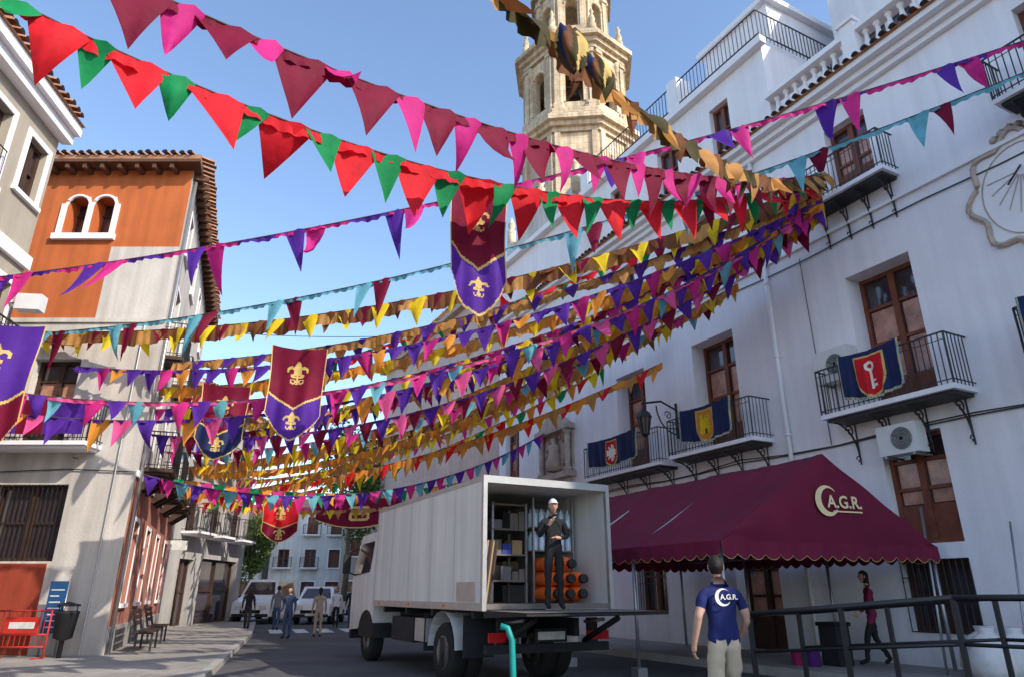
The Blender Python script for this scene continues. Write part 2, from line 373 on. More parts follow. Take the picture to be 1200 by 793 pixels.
for (u0,z0),(u1,z1) in zip(gp,gp[1:]):
    mb.hexa(F,[(u0,-.6,16.3),(u1,-.6,16.3),(u1,-.05,16.3),(u0,-.05,16.3)],[(u0,-.6,z0),(u1,-.6,z1),(u1,-.05,z1),(u0,-.05,z0)],'cream_wall')
for u in(20.6,23.5,26.4):
    mb.lathe(F(u,-.3,18.0 if u!=23.5 else 18.8),[(.22,-.9),(.22,.15),(.1,.25),(.2,.5),(.08,.8),(.0,1.0)],'tower_stone',8)
mb.tube([F(11.3,.09,.2),F(11.3,.09,12.8)],.055,'plaster_trim',8)
for z in range(1,13,2):mb.tube([F(11.3,.09,z),F(11.3,.09,z+.06)],.07,'plaster_trim',8)
for zz,sg in((4.62,.08),(4.7,.15),(9.3,.1)):
    mb.tube([F(-8+i*1.5,.035,zz-sg*abs(sin(i*.9))) for i in range(24)],.016,'iron',4,cap=False)
mb.tube([F(10.2,.03,4.6),F(10.25,.03,9.3)],.010,'iron',4,cap=False)
mb.box(F,10.3,10.6,.003,.12,3.2,3.6,'ac_white');mb.box(F,5.9,6.2,.003,.1,3.6,3.95,'ac_white')
balcony(mb,F,6.9,9.8,5.1);balcony(mb,F,11.8,14.9,5.05);balcony(mb,F,15.35,19.2,5.0);balcony(mb,F,2.6,5.65,5.1)
balcony(mb,F,7.4,9.6,10.2,.6,.95);balcony(mb,F,2.9,5.1,10.2,.6,.95)
mb.obj()
mb=MB('offscreen_shade_house');Fc=RF  # unseen house out of frame, added to shade the lower left and ground
ops=[(-12-5*i,-10.6-5*i,z,z+2.2,.3) for i in range(5) for z in(1.2,5.2,9.2)]
mb.wall(Fc,-34,-8.3,0,13.5,ops,'cream_wall')
for o in ops:window(mb,Fc,*o[:4],.3,'door')
mb.q(Fc,[(-8.3,0,0),(-8.3,-12,0),(-8.3,-12,13.5),(-8.3,0,13.5)],'cream_wall');mb.q(Fc,[(-34,0,0),(-34,-12,0),(-34,-12,13.5),(-34,0,13.5)],'cream_wall')
mb.box(Fc,-34.2,-8.1,-12.2,.4,13.5,13.8,'tile');mb.obj()
mb=MB('stone_church_building')
mb.wall(F,27,44.6,0,16.0,[(32.6,33.4,9.4,10.6,.5),(38,38.8,9.4,10.6,.5),(35,37,.1,4.2,.6),(29.5,30.5,3.2,5,.4)],'church_stone')
for x in(32.6,38.0):window(mb,F,x,x+.8,9.4,10.6,.5,'win','dark_wood')
window(mb,F,35,37,.1,4.2,.6,'door','dark_wood');window(mb,F,29.5,30.5,3.2,5,.4,'win','dark_wood')
mb.box(F,27,44.9,.003,.35,15.8,16.1,'relief_stone');mb.box(F,27.002,44.8,.003,.2,0,.9,'relief_stone')
mb.q(F,[(44.6,0,0),(44.6,-14,0),(44.6,-14,16),(44.6,0,16)],'church_stone')
mb.q(F,[(27,0,16.1),(44.6,0,16.1),(44.6,-7,18.5),(27,-7,18.5)],'tile');mb.q(F,[(27,-14,16.1),(44.6,-14,16.1),(44.6,-7,18.5),(27,-7,18.5)],'tile')
tiles(mb,F,27,44.8,.5,16.25,.5,.1)
mb.obj()
mb=MB('stone_relief_sculpture')
mb.box(F,20.9,23.1,.003,.08,5.5,7.3,'relief_stone')
for u in(21.05,22.95):mb.lathe(F(u,.2,5.6),[(.16,0),(.16,.1),(.1,.16),(.11,1.3),(.09,1.35),(.17,1.45),(.17,1.55)],'relief_stone',10)
mb.box(F,20.8,23.2,.003,.38,7.15,7.35,'relief_stone');mb.box(F,20.8,23.2,.003,.38,5.4,5.6,'relief_stone')
mb.hexa(F,[(20.9,.0,7.35),(23.1,.0,7.35),(23.1,.3,7.35),(20.9,.3,7.35)],[(21.9,.0,8.0),(22.1,.0,8.0),(22.1,.3,8.0),(21.9,.3,8.0)],'relief_stone')
mb.lathe(F(22,.18,5.7),[(.3,0),(.33,.3),(.22,.7),(.26,.95),(.1,1.05),(.12,1.2),(.0,1.35)],'relief_stone',10)
for k in range(16):mb.lathe(F(22+.72*cos(k*pi/8),.1,6.4+.62*sin(k*pi/8)),[(0,-.1),(.11,0),(0,.1)],'relief_stone',6,axis=-PX.to_3d())
mb.obj()
mb=MB('wall_sundial')
N=60;pts=[]
for k in range(N):
    t=2*pi*k/N;r=1.0+.10*cos(8*t)
    pts.append((5.2+r*cos(t)*.95,8.55+r*sin(t)*1.15))
mb.face([F(p[0],.02,p[1]) for p in pts],'plaster_trim')
mb.tube([F(p[0],.03,p[1]) for p in pts+pts[:1]],.06,'relief_stone',5,cap=False)
pts2=[(5.2+.8*cos(2*pi*k/40)*.95,8.55+.8*sin(2*pi*k/40)*1.15) for k in range(41)]
mb.tube([F(p[0],.03,p[1]) for p in pts2],.012,'relief_stone',4,cap=False)
for k in range(11):
    t=pi+pi*k/10;mb.tube([F(5.2+.1*cos(t),.03,8.9+.1*sin(t)),F(5.2+.62*cos(t),.03,8.9+.85*sin(t))],.009,'relief_stone',4,cap=False)
mb.tube([F(5.2,.02,9.0),F(5.3,.45,8.5)],.02,'iron',5)
for k in range(5):mb.lathe(F(5.2-.3+.15*k,.03,9.75+.1*sin(k*pi/4)),[(0,-.03),(.09,0),(0,.05)],'relief_stone',6,axis=-PX.to_3d())
mb.obj()
acunit('air_conditioner',F,9.62,.05,5.9,.9,.75,.33)
acunit('air_conditioner',F,8.4,.1,4.05)
acunit('air_conditioner',F,14.0,.0,3.5,.8,.5)
mb=MB('street_lamp')
mb.tube([F(15.25,.03,5.7),F(15.25,.03,6.75)],.04,'iron',6)
mb.tube([F(15.25,.03,6.55),F(15.25,.6,6.75),F(15.25,1.3,6.6)],.032,'iron',6)
mb.tube([F(15.25,.03+.75*sin(k*pi/20),5.8+.8*(1-cos(k*pi/20))) for k in range(11)],.022,'iron',5)
mb.tube([F(15.25,.35+.14*(1-k/16)*cos(k*.62),6.35+.14*(1-k/16)*sin(k*.62)) for k in range(14)],.018,'iron',5)
mb.tube([F(15.25,1.25,6.6),F(15.25,1.25,6.45)],.025,'iron',6)
c=F(15.25,1.25,5.72)
mb.lathe(c,[(.06,-.05),(.12,0),(.20,.46),(.22,.47),(.14,.6),(.06,.67),(.03,.74)],'glass',6,sm=False)
for k in range(6):
    an=2*pi*(k+.5)/6
    mb.tube([c+Vector((.12*cos(an),.12*sin(an),0)),c+Vector((.205*cos(an),.205*sin(an),.47))],.018,'iron',4)
mb.lathe(c,[(.24,.47),(.17,.62),(.07,.69),(.02,.82)],'iron',6,sm=False);mb.lathe(c,[(.02,-.12),(.13,-.02),(.13,.02)],'iron',6,sm=False)
mb.obj()
# ================================================================ church tower
mb=MB('bell_tower');TC=Vector((5.25,47.0));ROT=-.10
def octa(R,z0,z1,mat,arch=None,rot=ROT,ornament=True):
    w=2*R*tan(pi/8)
    for k in range(8):
        an=rot+k*pi/4;n=Vector((cos(an),sin(an)));ud=Vector((-sin(an),cos(an)))
        Fo=FR(TC+n*R,ud,n)
        if arch: archwall(mb,Fo,w,z0,z1,arch[0],arch[1],arch[2],mat)
        else: mb.q(Fo,[(-w/2,0,z0),(w/2,0,z0),(w/2,0,z1),(-w/2,0,z1)],mat)
        if ornament:
            for s2 in(-1,1):
                mb.box(Fo,s2*(w/2-.28)-.2,s2*(w/2-.28)+.2,.003,.22,z0,z1,mat)
                mb.box(Fo,s2*(w/2-.28)-.28,s2*(w/2-.28)+.28,.003,.32,z1-.5,z1-.15,mat)
                mb.box(Fo,s2*(w/2-.28)-.28,s2*(w/2-.28)+.28,.003,.32,z0+.0,z0+.5,mat)
def ring(R,z0,z1,mat='tower_stone'):
    w=[Vector((TC.x+R/cos(pi/8)*cos(ROT+pi/8+k*pi/4),TC.y+R/cos(pi/8)*sin(ROT+pi/8+k*pi/4),0)) for k in range(8)]
    mb.face([p+Vector((0,0,z0)) for p in w],mat);mb.face([p+Vector((0,0,z1)) for p in w],mat)
    for k in range(8):mb.face([w[k]+Vector((0,0,z0)),w[(k+1)%8]+Vector((0,0,z0)),w[(k+1)%8]+Vector((0,0,z1)),w[k]+Vector((0,0,z1))],mat)
octa(4.1,0,34.4,'tower_stone',ornament=False)
for k in range(8):
    an=ROT+k*pi/4;n=Vector((cos(an),sin(an)));ud=Vector((-sin(an),cos(an)));Fo=FR(TC+n*4.1,ud,n);w=2*4.1*tan(pi/8)
    for s2 in(-1,1):mb.box(Fo,s2*(w/2-.3)-.22,s2*(w/2-.3)+.22,.003,.2,20,34.0,'tower_stone')
    mb.box(Fo,-.5,.5,.003,.12,30.2,32.4,'relief_stone')
    mb.box(Fo,-.7,.7,.003,.10,26.5,29.0,'tower_stone')
for R,z0,z1 in((4.3,34.0,34.4),(4.6,34.4,34.8),(4.95,34.8,35.2),(4.6,35.2,35.6),(4.3,35.6,36.2)):ring(R,z0,z1)
octa(3.95,36.2,42.0,'tower_stone',arch=(1.35,37.0,40.8))
for R,z0,z1 in((4.2,42.0,42.4),(4.5,42.4,42.8),(4.85,42.8,43.2),(4.3,43.2,43.8),(3.9,43.8,44.6)):ring(R,z0,z1)
octa(2.9,44.6,49.6,'tower_stone',arch=(1.0,45.3,48.4))
for k in range(8):
    an=ROT+pi/8+k*pi/4;p=(TC.x+4.2*cos(an),TC.y+4.2*sin(an),43.8)
    mb.lathe(p,[(.35,0),(.35,.8),(.2,.9),(.3,1.3),(.12,1.9),(.2,2.1),(0,2.6)],'tower_stone',6)
    for s2 in (-.14,.14):
        an2=an+s2
        mb.lathe((TC.x+4.0*cos(an2),TC.y+4.0*sin(an2),36.2),[(.3,0),(.3,.3),(.2,.4),(.2,4.9),(.32,5.2),(.32,5.8)],'tower_stone',8)
        mb.lathe((TC.x+4.15*cos(an2),TC.y+4.15*sin(an2),35.9),[(.25,0),(.25,.5),(.1,.6),(.2,.9),(0,1.2)],'relief_stone',6)
for R,z0,z1 in((3.1,49.6,50.0),(3.5,50.0,50.5),(3.0,50.5,51.3)):ring(R,z0,z1)
mb.lathe((TC.x,TC.y,51.3),[(2.8,0),(2.7,1),(2.3,2.2),(1.5,3.2),(.7,3.7),(.6,5),(0,5.6)],'tower_stone',16)
mb.lathe((TC.x,TC.y,36.2),[(.7,0),(.7,5.8)],'relief_stone',8)
for k in range(8):
    an=ROT+k*pi/4;p=(TC.x+2.7*cos(an),TC.y+2.7*sin(an),38.2)
    mb.lathe(p,[(.5,0),(.38,.3),(.3,.8),(.12,1.05),(0,1.1)],'chassis',10)
    mb.box(FR((TC.x+2.7*cos(an),TC.y+2.7*sin(an)),(cos(an),sin(an)),(-sin(an),cos(an))),-.06,.06,-1.0,1.0,39.3,39.5,'dark_wood')
mb.obj()
# ================================================================ left buildings
mb=MB('beige_house')
A0=Vector((-9.3,2.0));A1=Vector((-10.74,13.55));ua=(A1-A0).normalized();LA=(A1-A0).length;na=Vector((ua.y,-ua.x))
FA=FR(A0,ua,na)
ops=[]
for c in(1.5,4.2,6.9,9.4,11.0):
    for z0,z1 in((9.2,10.9),(5.6,7.6),(2.2,4.2)):
        if c==11.0:ops.append((c-.36,c+.36,z0+.35,z1,.2))
        else:ops.append((c-.55,c+.55,z0,z1,.25))
mb.wall(FA,0,LA,0,12,ops,'beige_wall')
for o in ops:window(mb,FA,*o[:4],o[4],'win','dark_wood');surround(mb,FA,*o[:4],'plaster_trim',.13,.035)
FE=FR(A1,(-na.x,-na.y),ua);mb.wall(FE,0,8,0,12,[],'beige_wall')
mb.box(FA,0,LA+.05,.003,.1,8.1,8.4,'plaster_trim');mb.box(FA,0,LA+.05,.003,.12,4.7,4.95,'plaster_trim')
mb.box(FA,0,LA+.1,.003,.25,11.45,11.7,'plaster_trim');mb.box(FA,0,LA+.12,-8,.38,11.7,11.95,'plaster_trim')
tiles(mb,FA,0,LA+.12,.52,12.15,.6,.1)
mb.hexa(FA,[(0,-8,11.96),(LA+.1,-8,11.96),(LA+.1,.45,11.96),(0,.45,11.96)],[(0,-4,13.8),(LA-2,-4,13.8),(LA-2,-3.9,13.8),(0,-3.9,13.8)],'tile')
mb.box(FA,LA-3,LA-.6,-3.5,-1.2,12,14.0,'beige_wall');tiles(mb,FA,LA-3,LA-.6,-1.1,14.15,.5)
balcony(mb,FA,8.5,11.4,5.55,.6,1.0,scroll=False)
for k in range(9):mb.tube([FA(8.9+k*.125,.12,9.2),FA(8.9+k*.125,.12,9.95)],.008,'iron',4)
mb.tube([FA(8.88,.12,9.95),FA(9.92,.12,9.95)],.014,'iron',4);mb.tube([FA(8.88,.12,9.22),FA(9.92,.12,9.22)],.014,'iron',4)
mb.obj()
mb=MB('orange_house')
C0=Vector((-9.3,17.0));C1=Vector((-13.9,28.9));ub=(C1-C0).normalized();LB=(C1-C0).length;nb=Vector((ub.y,-ub.x))
FB=FR((-17,17),(1,0),(0,-1));FS=FR(C0,ub,nb);ZE=13.0
mb.wall(FB,0,7.7,0,8.3,[(4.3,6.1,2.15,3.95,.3),(4.5,5.7,4.95,7.2,.3),(1.5,2.7,4.95,7.2,.3)],'cream_wall')
window(mb,FB,4.3,6.1,2.15,3.95,.3,'win','dark_wood');window(mb,FB,4.5,5.7,4.95,7.2,.3,'door','dark_wood');window(mb,FB,1.5,2.7,4.95,7.2,.3,'door','dark_wood')
for k in range(15):mb.tube([FB(4.36+.12*k,-.06,2.15),FB(4.36+.12*k,-.06,3.95)],.012,'iron',4,cap=False)
mb.wall(FB,0,5.8,8.3,ZE,[(4.3,4.9,10.9,12.1,.5),(5.05,5.65,10.9,12.1,.5),(1.5,2.6,10.4,12.0,.3)],'orange_wall')
mb.wall(FB,5.8,7.7,8.3,10.5,[],'cream_wall');mb.wall(FB,5.8,7.7,10.5,ZE,[],'orange_wall')
window(mb,FB,1.5,2.6,10.4,12,.3,'win')
for c in(4.6,5.35):
    mb.q(FB,[(c-.3,-.5,10.9),(c+.3,-.5,10.9),(c+.3,-.5,12.1),(c-.3,-.5,12.1)],'glass')
    mb.box(FB,c-.02,c+.02,-.49,-.45,10.9,12.1,'dark_wood');mb.box(FB,c-.3,c-.021,-.49,-.455,11.7,11.75,'dark_wood');mb.box(FB,c+.021,c+.3,-.49,-.455,11.7,11.75,'dark_wood')
    for s2 in(-1,1):
        pts=[(c+s2*.3,12.1)]+[(c+s2*.3*cos(t*pi/16),11.8+.3*sin(t*pi/16)) for t in range(9)]
        mb.face([FB(p[0],.001,p[1]) for p in pts],'plaster_trim')
    mb.tube([FB(c-.34*cos(t*pi/12),.02,11.8+.34*sin(t*pi/12)) for t in range(13)],.045,'plaster_trim',5)
for x in(4.22,4.975,5.73):mb.box(FB,x-.07,x+.07,.003,.06,10.9,11.85,'plaster_trim')
mb.box(FB,4.1,5.85,.003,.12,10.7,10.88,'plaster_trim')
mb.box(FB,0,6.0,.003,.03,0,2.1,'red_base');balcony(mb,FB,3.9,6.7,4.9,.7,1.0,scroll=False);balcony(mb,FB,0.9,3.4,4.9,.7,1.0,scroll=False)
mb.box(FB,0,7.7,.003,.05,8.22,8.34,'cream_wall')
mb.tube([FB(0,.04,4.3),FB(3,.04,4.2),FB(6,.04,4.32),FB(7.7,.04,4.25)],.015,'iron',4);mb.tube([FB(7.2,.04,.1),FB(7.2,.04,8.2)],.02,'steel',5)
ops=[]
for i,c in enumerate((1.7,4.7,7.7,10.9)):
    ops+=[(c-.5,c+.5,1.2,3.2,.25),(c-.5,c+.5,4.5,6.7,.25),(c-.5,c+.5,7.6,9.7,.25),(c-.4,c+.4,10.9,12.2,.25)]
lo=[o for o in ops if o[3]<4.2];hi=[o for o in ops if o[3]>4.2]
mb.wall(FS,0,LB,0,4.2,lo,'pink_wall');mb.wall(FS,0,LB,4.2,ZE,hi,'cream_wall')
for o in ops:
    window(mb,FS,*o[:4],.25,'shutter' if random.random()<.5 else 'win','dark_wood' if random.random()<.5 else 'wood');surround(mb,FS,*o[:4],'plaster_trim',.1,.03)
for c in(1.7,4.7,7.7,10.9):
    balcony(mb,FS,c-.95,c+.95,4.5,.75,.95,step=.13,scroll=False,slab='dark_wood');balcony(mb,FS,c-.85,c+.85,7.6,.5,.95,step=.13,scroll=False,slab='dark_wood')
    for du in(-.7,0,.7):mb.hexa(FS,[(c+du-.05,.003,3.95),(c+du+.05,.003,3.95),(c+du+.05,.08,3.95),(c+du-.05,.08,3.95)],[(c+du-.05,.003,4.32),(c+du+.05,.003,4.32),(c+du+.05,.6,4.32),(c+du-.05,.6,4.32)],'dark_wood')
mb.box(FS,0,LB,.003,.06,4.15,4.3,'plaster_trim');mb.box(FS,0.002,LB,.003,.04,0,.7,'grey_wall')
mb.tube([FS(.3,.08,.1),FS(.3,.08,12.8)],.05,'steel',6)
def P3(p,z):return (p[0],p[1],z)
e0=Vector((-17.5,16.55));e1=C0+Vector((.38,-.45));e2=C1+nb*.45+ub*.3;e3=Vector((-22,29.2))
for z0,z1,mm in((ZE,ZE+.1,'soffit'),(ZE+.1,ZE+.22,'tile')):
    P=[e0,e1,e2,e3];mb.face([P3(p,z0+.001) for p in P],mm);mb.face([P3(p,z1) for p in P],mm)
    for i in range(4):mb.face([P3(P[i],z0),P3(P[(i+1)%4],z0),P3(P[(i+1)%4],z1),P3(P[i],z1)],mm)
ap=[Vector((-15,21)),Vector((-17,26))];zz=ZE+.225
mb.face([P3(e0,zz),P3(e1,zz),P3(ap[0],zz+1.5)],'tile');mb.face([P3(e1,zz),P3(e2,zz),P3(ap[1],zz+1.5),P3(ap[0],zz+1.5)],'tile');mb.face([P3(e2,zz),P3(e3,zz),P3(ap[1],zz+1.5)],'tile')
k=0.2
while k<LB:
    mb.box(FS,k,k+.1,.003,.42,ZE-.16,ZE-.01,'soffit');k+=.5
k=.2
while k<7.7:
    mb.box(FB,k,k+.1,.003,.40,ZE-.16,ZE-.01,'soffit');k+=.5
tiles(mb,FS,-.3,LB+.3,.54,ZE+.35,.5,.1);tiles(mb,FB,-.5,8.0,.54,ZE+.35,.5,.1)
mb.obj()
mb=MB('grey_apartment_house')
D0=Vector((-13.9,29.0));D1=Vector((-13.95,37.2));uc=(D1-D0).normalized();LC=(D1-D0).length;nc=Vector((uc.y,-uc.x));FC=FR(D0,uc,nc)
ops=[(1,2.4,.15,2.8,.3),(3.2,7.4,.15,2.9,.3)]+[(c-.55,c+.55,z,z+1.9,.25) for c in(1.6,4.1,6.6) for z in(3.9,7.0)]
mb.wall(FC,0,LC,0,10,ops,'grey_wall')
for o in ops:window(mb,FC,*o[:4],o[4],'win','dark_wood')
for c in(1.6,4.1,6.6):
    for z in(3.9,7.0):balcony(mb,FC,c-.9,c+.9,z,.8,.95,step=.16,scroll=False)
mb.box(FC,-.1,LC+.2,-7,.4,10,10.2,'tile');tiles(mb,FC,0,LC,.5,10.35,.4)
mb.wall(FR(D1,-nc,uc),0,8,0,10,[(1,2,4,5.6,.2)],'grey_wall');window(mb,FR(D1,-nc,uc),1,2,4,5.6,.2,'win')
mb.obj()
def house(name,p0,p1,h,mat,cols,floors,depth=9,pitch=1.6):
    mb=MB(name);p0=Vector(p0);p1=Vector(p1);u=(p1-p0).normalized();L=(p1-p0).length;n=Vector((u.y,-u.x));F=FR(p0,u,n);ops=[]
    fh=h/floors
    for i in range(cols):
        c=L*(i+.5)/cols+random.uniform(-.2,.2)
        for j in range(floors):
            if j==0:ops.append((c-.6,c+.6,.1 if i%2 else .9,2.4,.25))
            elif random.random()<.88:ops.append((c-.5,c+.5,j*fh+.7,j*fh+2.3,.25))
    mb.wall(F,0,L,0,h,ops,mat)
    for o in ops:
        window(mb,F,*o[:4],.25,'shutter' if random.random()<.4 else 'win','wood')
        if random.random()<.5:surround(mb,F,*o[:4],'plaster_trim',.1,.03)
        if o[2]>2 and random.random()<.5:balcony(mb,F,o[0]-.3,o[1]+.3,o[2]-.0,.5,.9,step=.16,scroll=False)
    mb.wall(FR(p0,-n,-u),0,depth,0,h,[],mat);mb.wall(FR(p1,-n,u),0,depth,0,h,[],mat)
    mb.hexa(F,[(-.3,-depth,h),(L+.3,-depth,h),(L+.3,.4,h),(-.3,.4,h)],[(-.3,-depth/2-.1,h+pitch),(L+.3,-depth/2-.1,h+pitch),(L+.3,-depth/2,h+pitch),(-.3,-depth/2,h+pitch)],'tile')
    tiles(mb,F,-.3,L+.3,.5,h+.12,.4);mb.box(F,-.2,L+.2,.003,.2,h-.25,h-.02,'plaster_trim')
    mb.obj()
house('white_house',(-32,62),(-22.5,64),7.4,'far_white',4,2)
house('white_house',(-22.3,66),(-15.5,67),8.8,'far_white',3,3)
house('stone_house',(-15.3,64),(-6,62),7.6,'beige_wall',4,2)
house('white_house',(-5.8,66),(8,68),10,'cream_wall',5,3)
house('stone_house',(-46,60),(-32.3,61),9,'cream_wall',5,3)
# ================================================================ trees
def tree(name,x,y,h,r,seed=1):
    rnd=random.Random(seed);mb=MB(name)
    top=Vector((x,y,h*.42));mb.tube([(x,y,0),(x+.1,y,h*.22),top],.24,'bark',8,r2=.13)
    cl=[]
    for i in range(14):
        an=rnd.random()*2*pi;rr=r*rnd.uniform(.2,.85);c=Vector((x+rr*cos(an),y+rr*sin(an),h*rnd.uniform(.42,.9)))
        mb.tube([top,(top+c)/2+Vector((0,0,.2)),c],.07,'bark',5,r2=.02);cl.append((c,r*rnd.uniform(.28,.48)))
    cl.append((Vector((x,y,h*.85)),r*.5))
    for c,cr in cl:
        for i in range(430):
            d=Vector((rnd.gauss(0,1),rnd.gauss(0,1),rnd.gauss(0,1))).normalized()*cr*rnd.random()**.4;p=c+d
            a1=Vector((rnd.gauss(0,1),rnd.gauss(0,1),rnd.gauss(0,.6))).normalized()*.13;b1=a1.cross(Vector((rnd.gauss(0,1),rnd.gauss(0,1),rnd.gauss(0,1)))).normalized()*.08
            mb.face([p-a1,p+b1,p+a1,p-b1],'foliage_light' if rnd.random()<.4 else 'foliage')
    mb.obj()
tree('plane_tree',-11.0,47.5,12.8,3.4,1);tree('plane_tree',-9.2,53,13.5,3.2,2);tree('plane_tree',-21,58,7.5,2.4,3)
# ================================================================ bunting
def bunting(L,R,sag,pattern,band=None,lean=.2,seed=1,gap=0.0,rope='rope',rr=.012,K=1.0,name='bunting_string'):
    rnd=random.Random(seed);mb=MB(name);L=Vector(L);R=Vector(R)
    def C(t):return L+(R-L)*t-Vector((0,0,4*sag*t*(1-t)))
    N=300;P=[C(i/N) for i in range(N+1)];cum=[0]
    for i in range(N):cum.append(cum[-1]+(P[i+1]-P[i]).length)
    tot=cum[-1]
    def at(s):
        s=max(0,min(tot-1e-4,s));lo,hi=0,N
        while hi-lo>1:
            m=(lo+hi)//2
            if cum[m]<=s:lo=m
            else:hi=m
        f=(s-cum[lo])/(cum[lo+1]-cum[lo]);return P[lo].lerp(P[lo+1],f)
    mb.tube([P[i] for i in range(0,N+1,5)],rr,rope,5)
    H=(R-L);H.z=0;H.normalize();NN=Vector((H.y,-H.x,0))
    ph=rnd.random()*6
    if band:
        bh,bm_=band;bh*=K;s=0;pv=None;n=int(tot/.05)
        for i in range(n+1):
            s=tot*i/n;p=at(s);w=NN*(.035*sin(s*9+ph)+.03*sin(s*31+ph));hh=bh*(1+.15*sin(s*3.1+ph)+.08*sin(s*11))
            r=[p,p+w*.6-Vector((0,0,hh*.5)),p+w-Vector((0,0,hh))]
            if pv:
                mm=bm_ if isinstance(bm_,str) else bm_[int(s*1.3)%len(bm_)]
                for k in range(2):mb.face([pv[k],r[k],r[k+1],pv[k+1]],mm,sm=True)
            pv=r
    s=.15;i=0
    while s<tot-.2:
        w,h,mm=pattern[i%len(pattern)];i+=1
        w2=w*K*rnd.uniform(.90,1.10);h2=h*K*rnd.uniform(.86,1.1)
        if mm is None: s+=w2;continue
        th=lean*(.6+.8*sin(s*.6+ph))+rnd.gauss(0,.22);tw=rnd.gauss(0,.12);cv=rnd.gauss(0,.16);curl=rnd.gauss(0,.55)
        rows=[];KK=5;pl=NN*(.012*(-1)**i)
        for k in range(KK+1):
            f=k/KK;a_=at(s);b_=at(s+w2);mid=(a_+b_)/2;hw=(b_-a_)/2*(1-f)
            ang=th+curl*f*.5
            cen=mid+pl+(Vector((0,0,-1))*cos(ang)+NN*sin(ang))*h2*f+H*tw*f*h2
            off=NN*cv*sin(f*pi)*.35
            rows.append([cen-hw,cen-hw*.4+off-NN*.04*(1-f),cen+hw*.4+off+NN*(.06*(1-f)),cen+hw])
        rows=[[q3+NN*(.015*sin(s*15+k*1.7)) for k,q3 in enumerate(r)] for r in rows]
        for k in range(KK):
            A,B=rows[k],rows[k+1]
            if k<KK-1:
                for j in range(3): mb.face([A[j],A[j+1],B[j+1],B[j]],mm,sm=True)
            else:
                for j in range(3): mb.face([A[j],A[j+1],B[1]],mm,sm=True)
        s+=w2+gap
    return mb.obj()
R='f_red';G_='f_green';MG='f_magenta';MR='f_maroon';PU='f_purple';TE='f_teal';YE='f_yellow';TA='f_tan';BR='f_brown';OL='f_olive';OR='f_orange';PK='f_pink'
bunting((-6.3,5.2,7.75),(7.2,13.7,10.7),1.74,[(.74,.86,R),(.50,.72,G_)],band=(.15,R),seed=1,lean=.08,gap=-.17)
bunting((-4.1,4.7,7.0),(7.2,13.8,10.7),.90,[(.70,.84,MR),(.46,.72,MG)],band=(.14,MR),seed=2,lean=.08,gap=-.15)
bunting((-0.6,4.0,6.4),(7.3,13.7,10.7),.98,[(.42,.50,TA),(.36,.46,BR),(.42,.5,OL)],band=(.26,(TA,OL,BR,TA)),seed=3,lean=.4)
def pairs(L,R,sag,a_,b_,step,w,h,bandc,seed):
    bunting(L,R,sag,[(w,h,a_),(w,h,b_),(step,.0,None)],band=(.085,bandc),seed=seed,lean=.12)
pairs((-10.7,12.7,7.5),(9.9,9.8,11.1),.64,PU,MG,1.25,.42,.98,(MG,PU,MG),4)
pairs((-11.9,15.9,7.5),(9.8,9.9,10.5),1.01,TE,MR,1.35,.42,.98,TE,5)
KS=1.45
bunting((-12.6,16.8,7.9),(7.2,13.7,10.4),1.06,[(.34,.46,YE),(.30,.36,BR),(.34,.46,YE),(.28,.34,MR)],band=(.24,(BR,TA,BR)),seed=6,K=KS)
bunting((-9.2,17.6,7.3),(7.2,13.7,10.2),.86,[(.34,.40,TA),(.30,.38,PU)],band=(.16,TA),seed=7,K=KS)
bunting((-11.2,16.7,6.9),(7.2,13.7,10.0),1.41,[(.30,.42,PU),(.30,.42,MG),(.3,.4,OR),(.3,.4,PU)],band=(.06,PU),seed=8,K=KS)
bunting((-10.5,18.3,6.8),(7.2,13.7,9.9),1.18,[(.30,.34,OR),(.3,.34,TA),(.3,.34,YE)],band=(.18,(OR,TA,OR)),seed=9,K=KS)
bunting((-10.1,13.0,5.2),(7.2,13.8,9.8),1.76,[(.28,.42,MG),(.28,.42,PU),(.25,.36,TE),(.3,0,None)],band=(.05,PK),seed=10,K=KS)
bunting((-13.3,28.1,6.3),(7.2,13.8,9.8),1.37,[(.32,.40,TA),(.32,.40,OR),(.32,.40,YE)],band=(.22,(TA,OR)),seed=11,K=KS)
bunting((-15.1,33.6,5.9),(7.2,13.8,9.9),1.57,[(.34,.42,YE),(.34,.42,OR),(.3,.36,TA)],band=(.20,TA),seed=12,K=KS)
bunting((-10.1,13.1,4.8),(7.2,13.8,10.0),1.85,[(.28,.42,OR),(.28,.42,PK),(.28,.42,PU),(.3,0,None)],band=(.04,PU),seed=13,K=KS)
bunting((-10.9,20.5,6.9),(7.2,13.9,10.6),.55,[(.30,.36,R),(.26,.34,G_),(.3,.36,MR)],band=(.05,R),seed=14,K=1.3)
bunting((-9.6,17.6,6.0),(7.3,13.9,9.9),1.2,[(.30,.40,MG),(.30,.40,PU),(.30,.40,YE),(.3,.4,MR)],band=(.04,MG),seed=15,K=1.3)
bunting((-12.0,24.0,6.6),(7.1,14.0,10.1),1.3,[(.30,.40,MR),(.30,.40,YE),(.30,.40,PU)],band=(.05,MR),seed=16,K=1.3)
bunting((-13.0,26.5,7.6),(7.1,14.0,10.2),1.5,[(.32,.40,YE),(.32,.40,TA),(.3,.36,G_)],band=(.16,TA),seed=17,K=1.3)
bunting((-13.8,31.0,5.2),(3.0,21.2,8.3),1.1,[(.30,.40,R),(.30,.40,YE),(.30,.40,G_),(.3,.4,OR)],band=(.05,OR),seed=18,K=1.4)
bunting((-9.5,17.4,4.3),(1.2,25.0,7.0),1.3,[(.28,.36,PU),(.28,.36,MG),(.28,.36,TE)],band=(.03,PU),seed=19,K=1.4)
bunting((-13.7,34,5.6),(-5.6,39.6,6.4),.35,[(.34,.3,PK)],band=(.35,PK),seed=20)
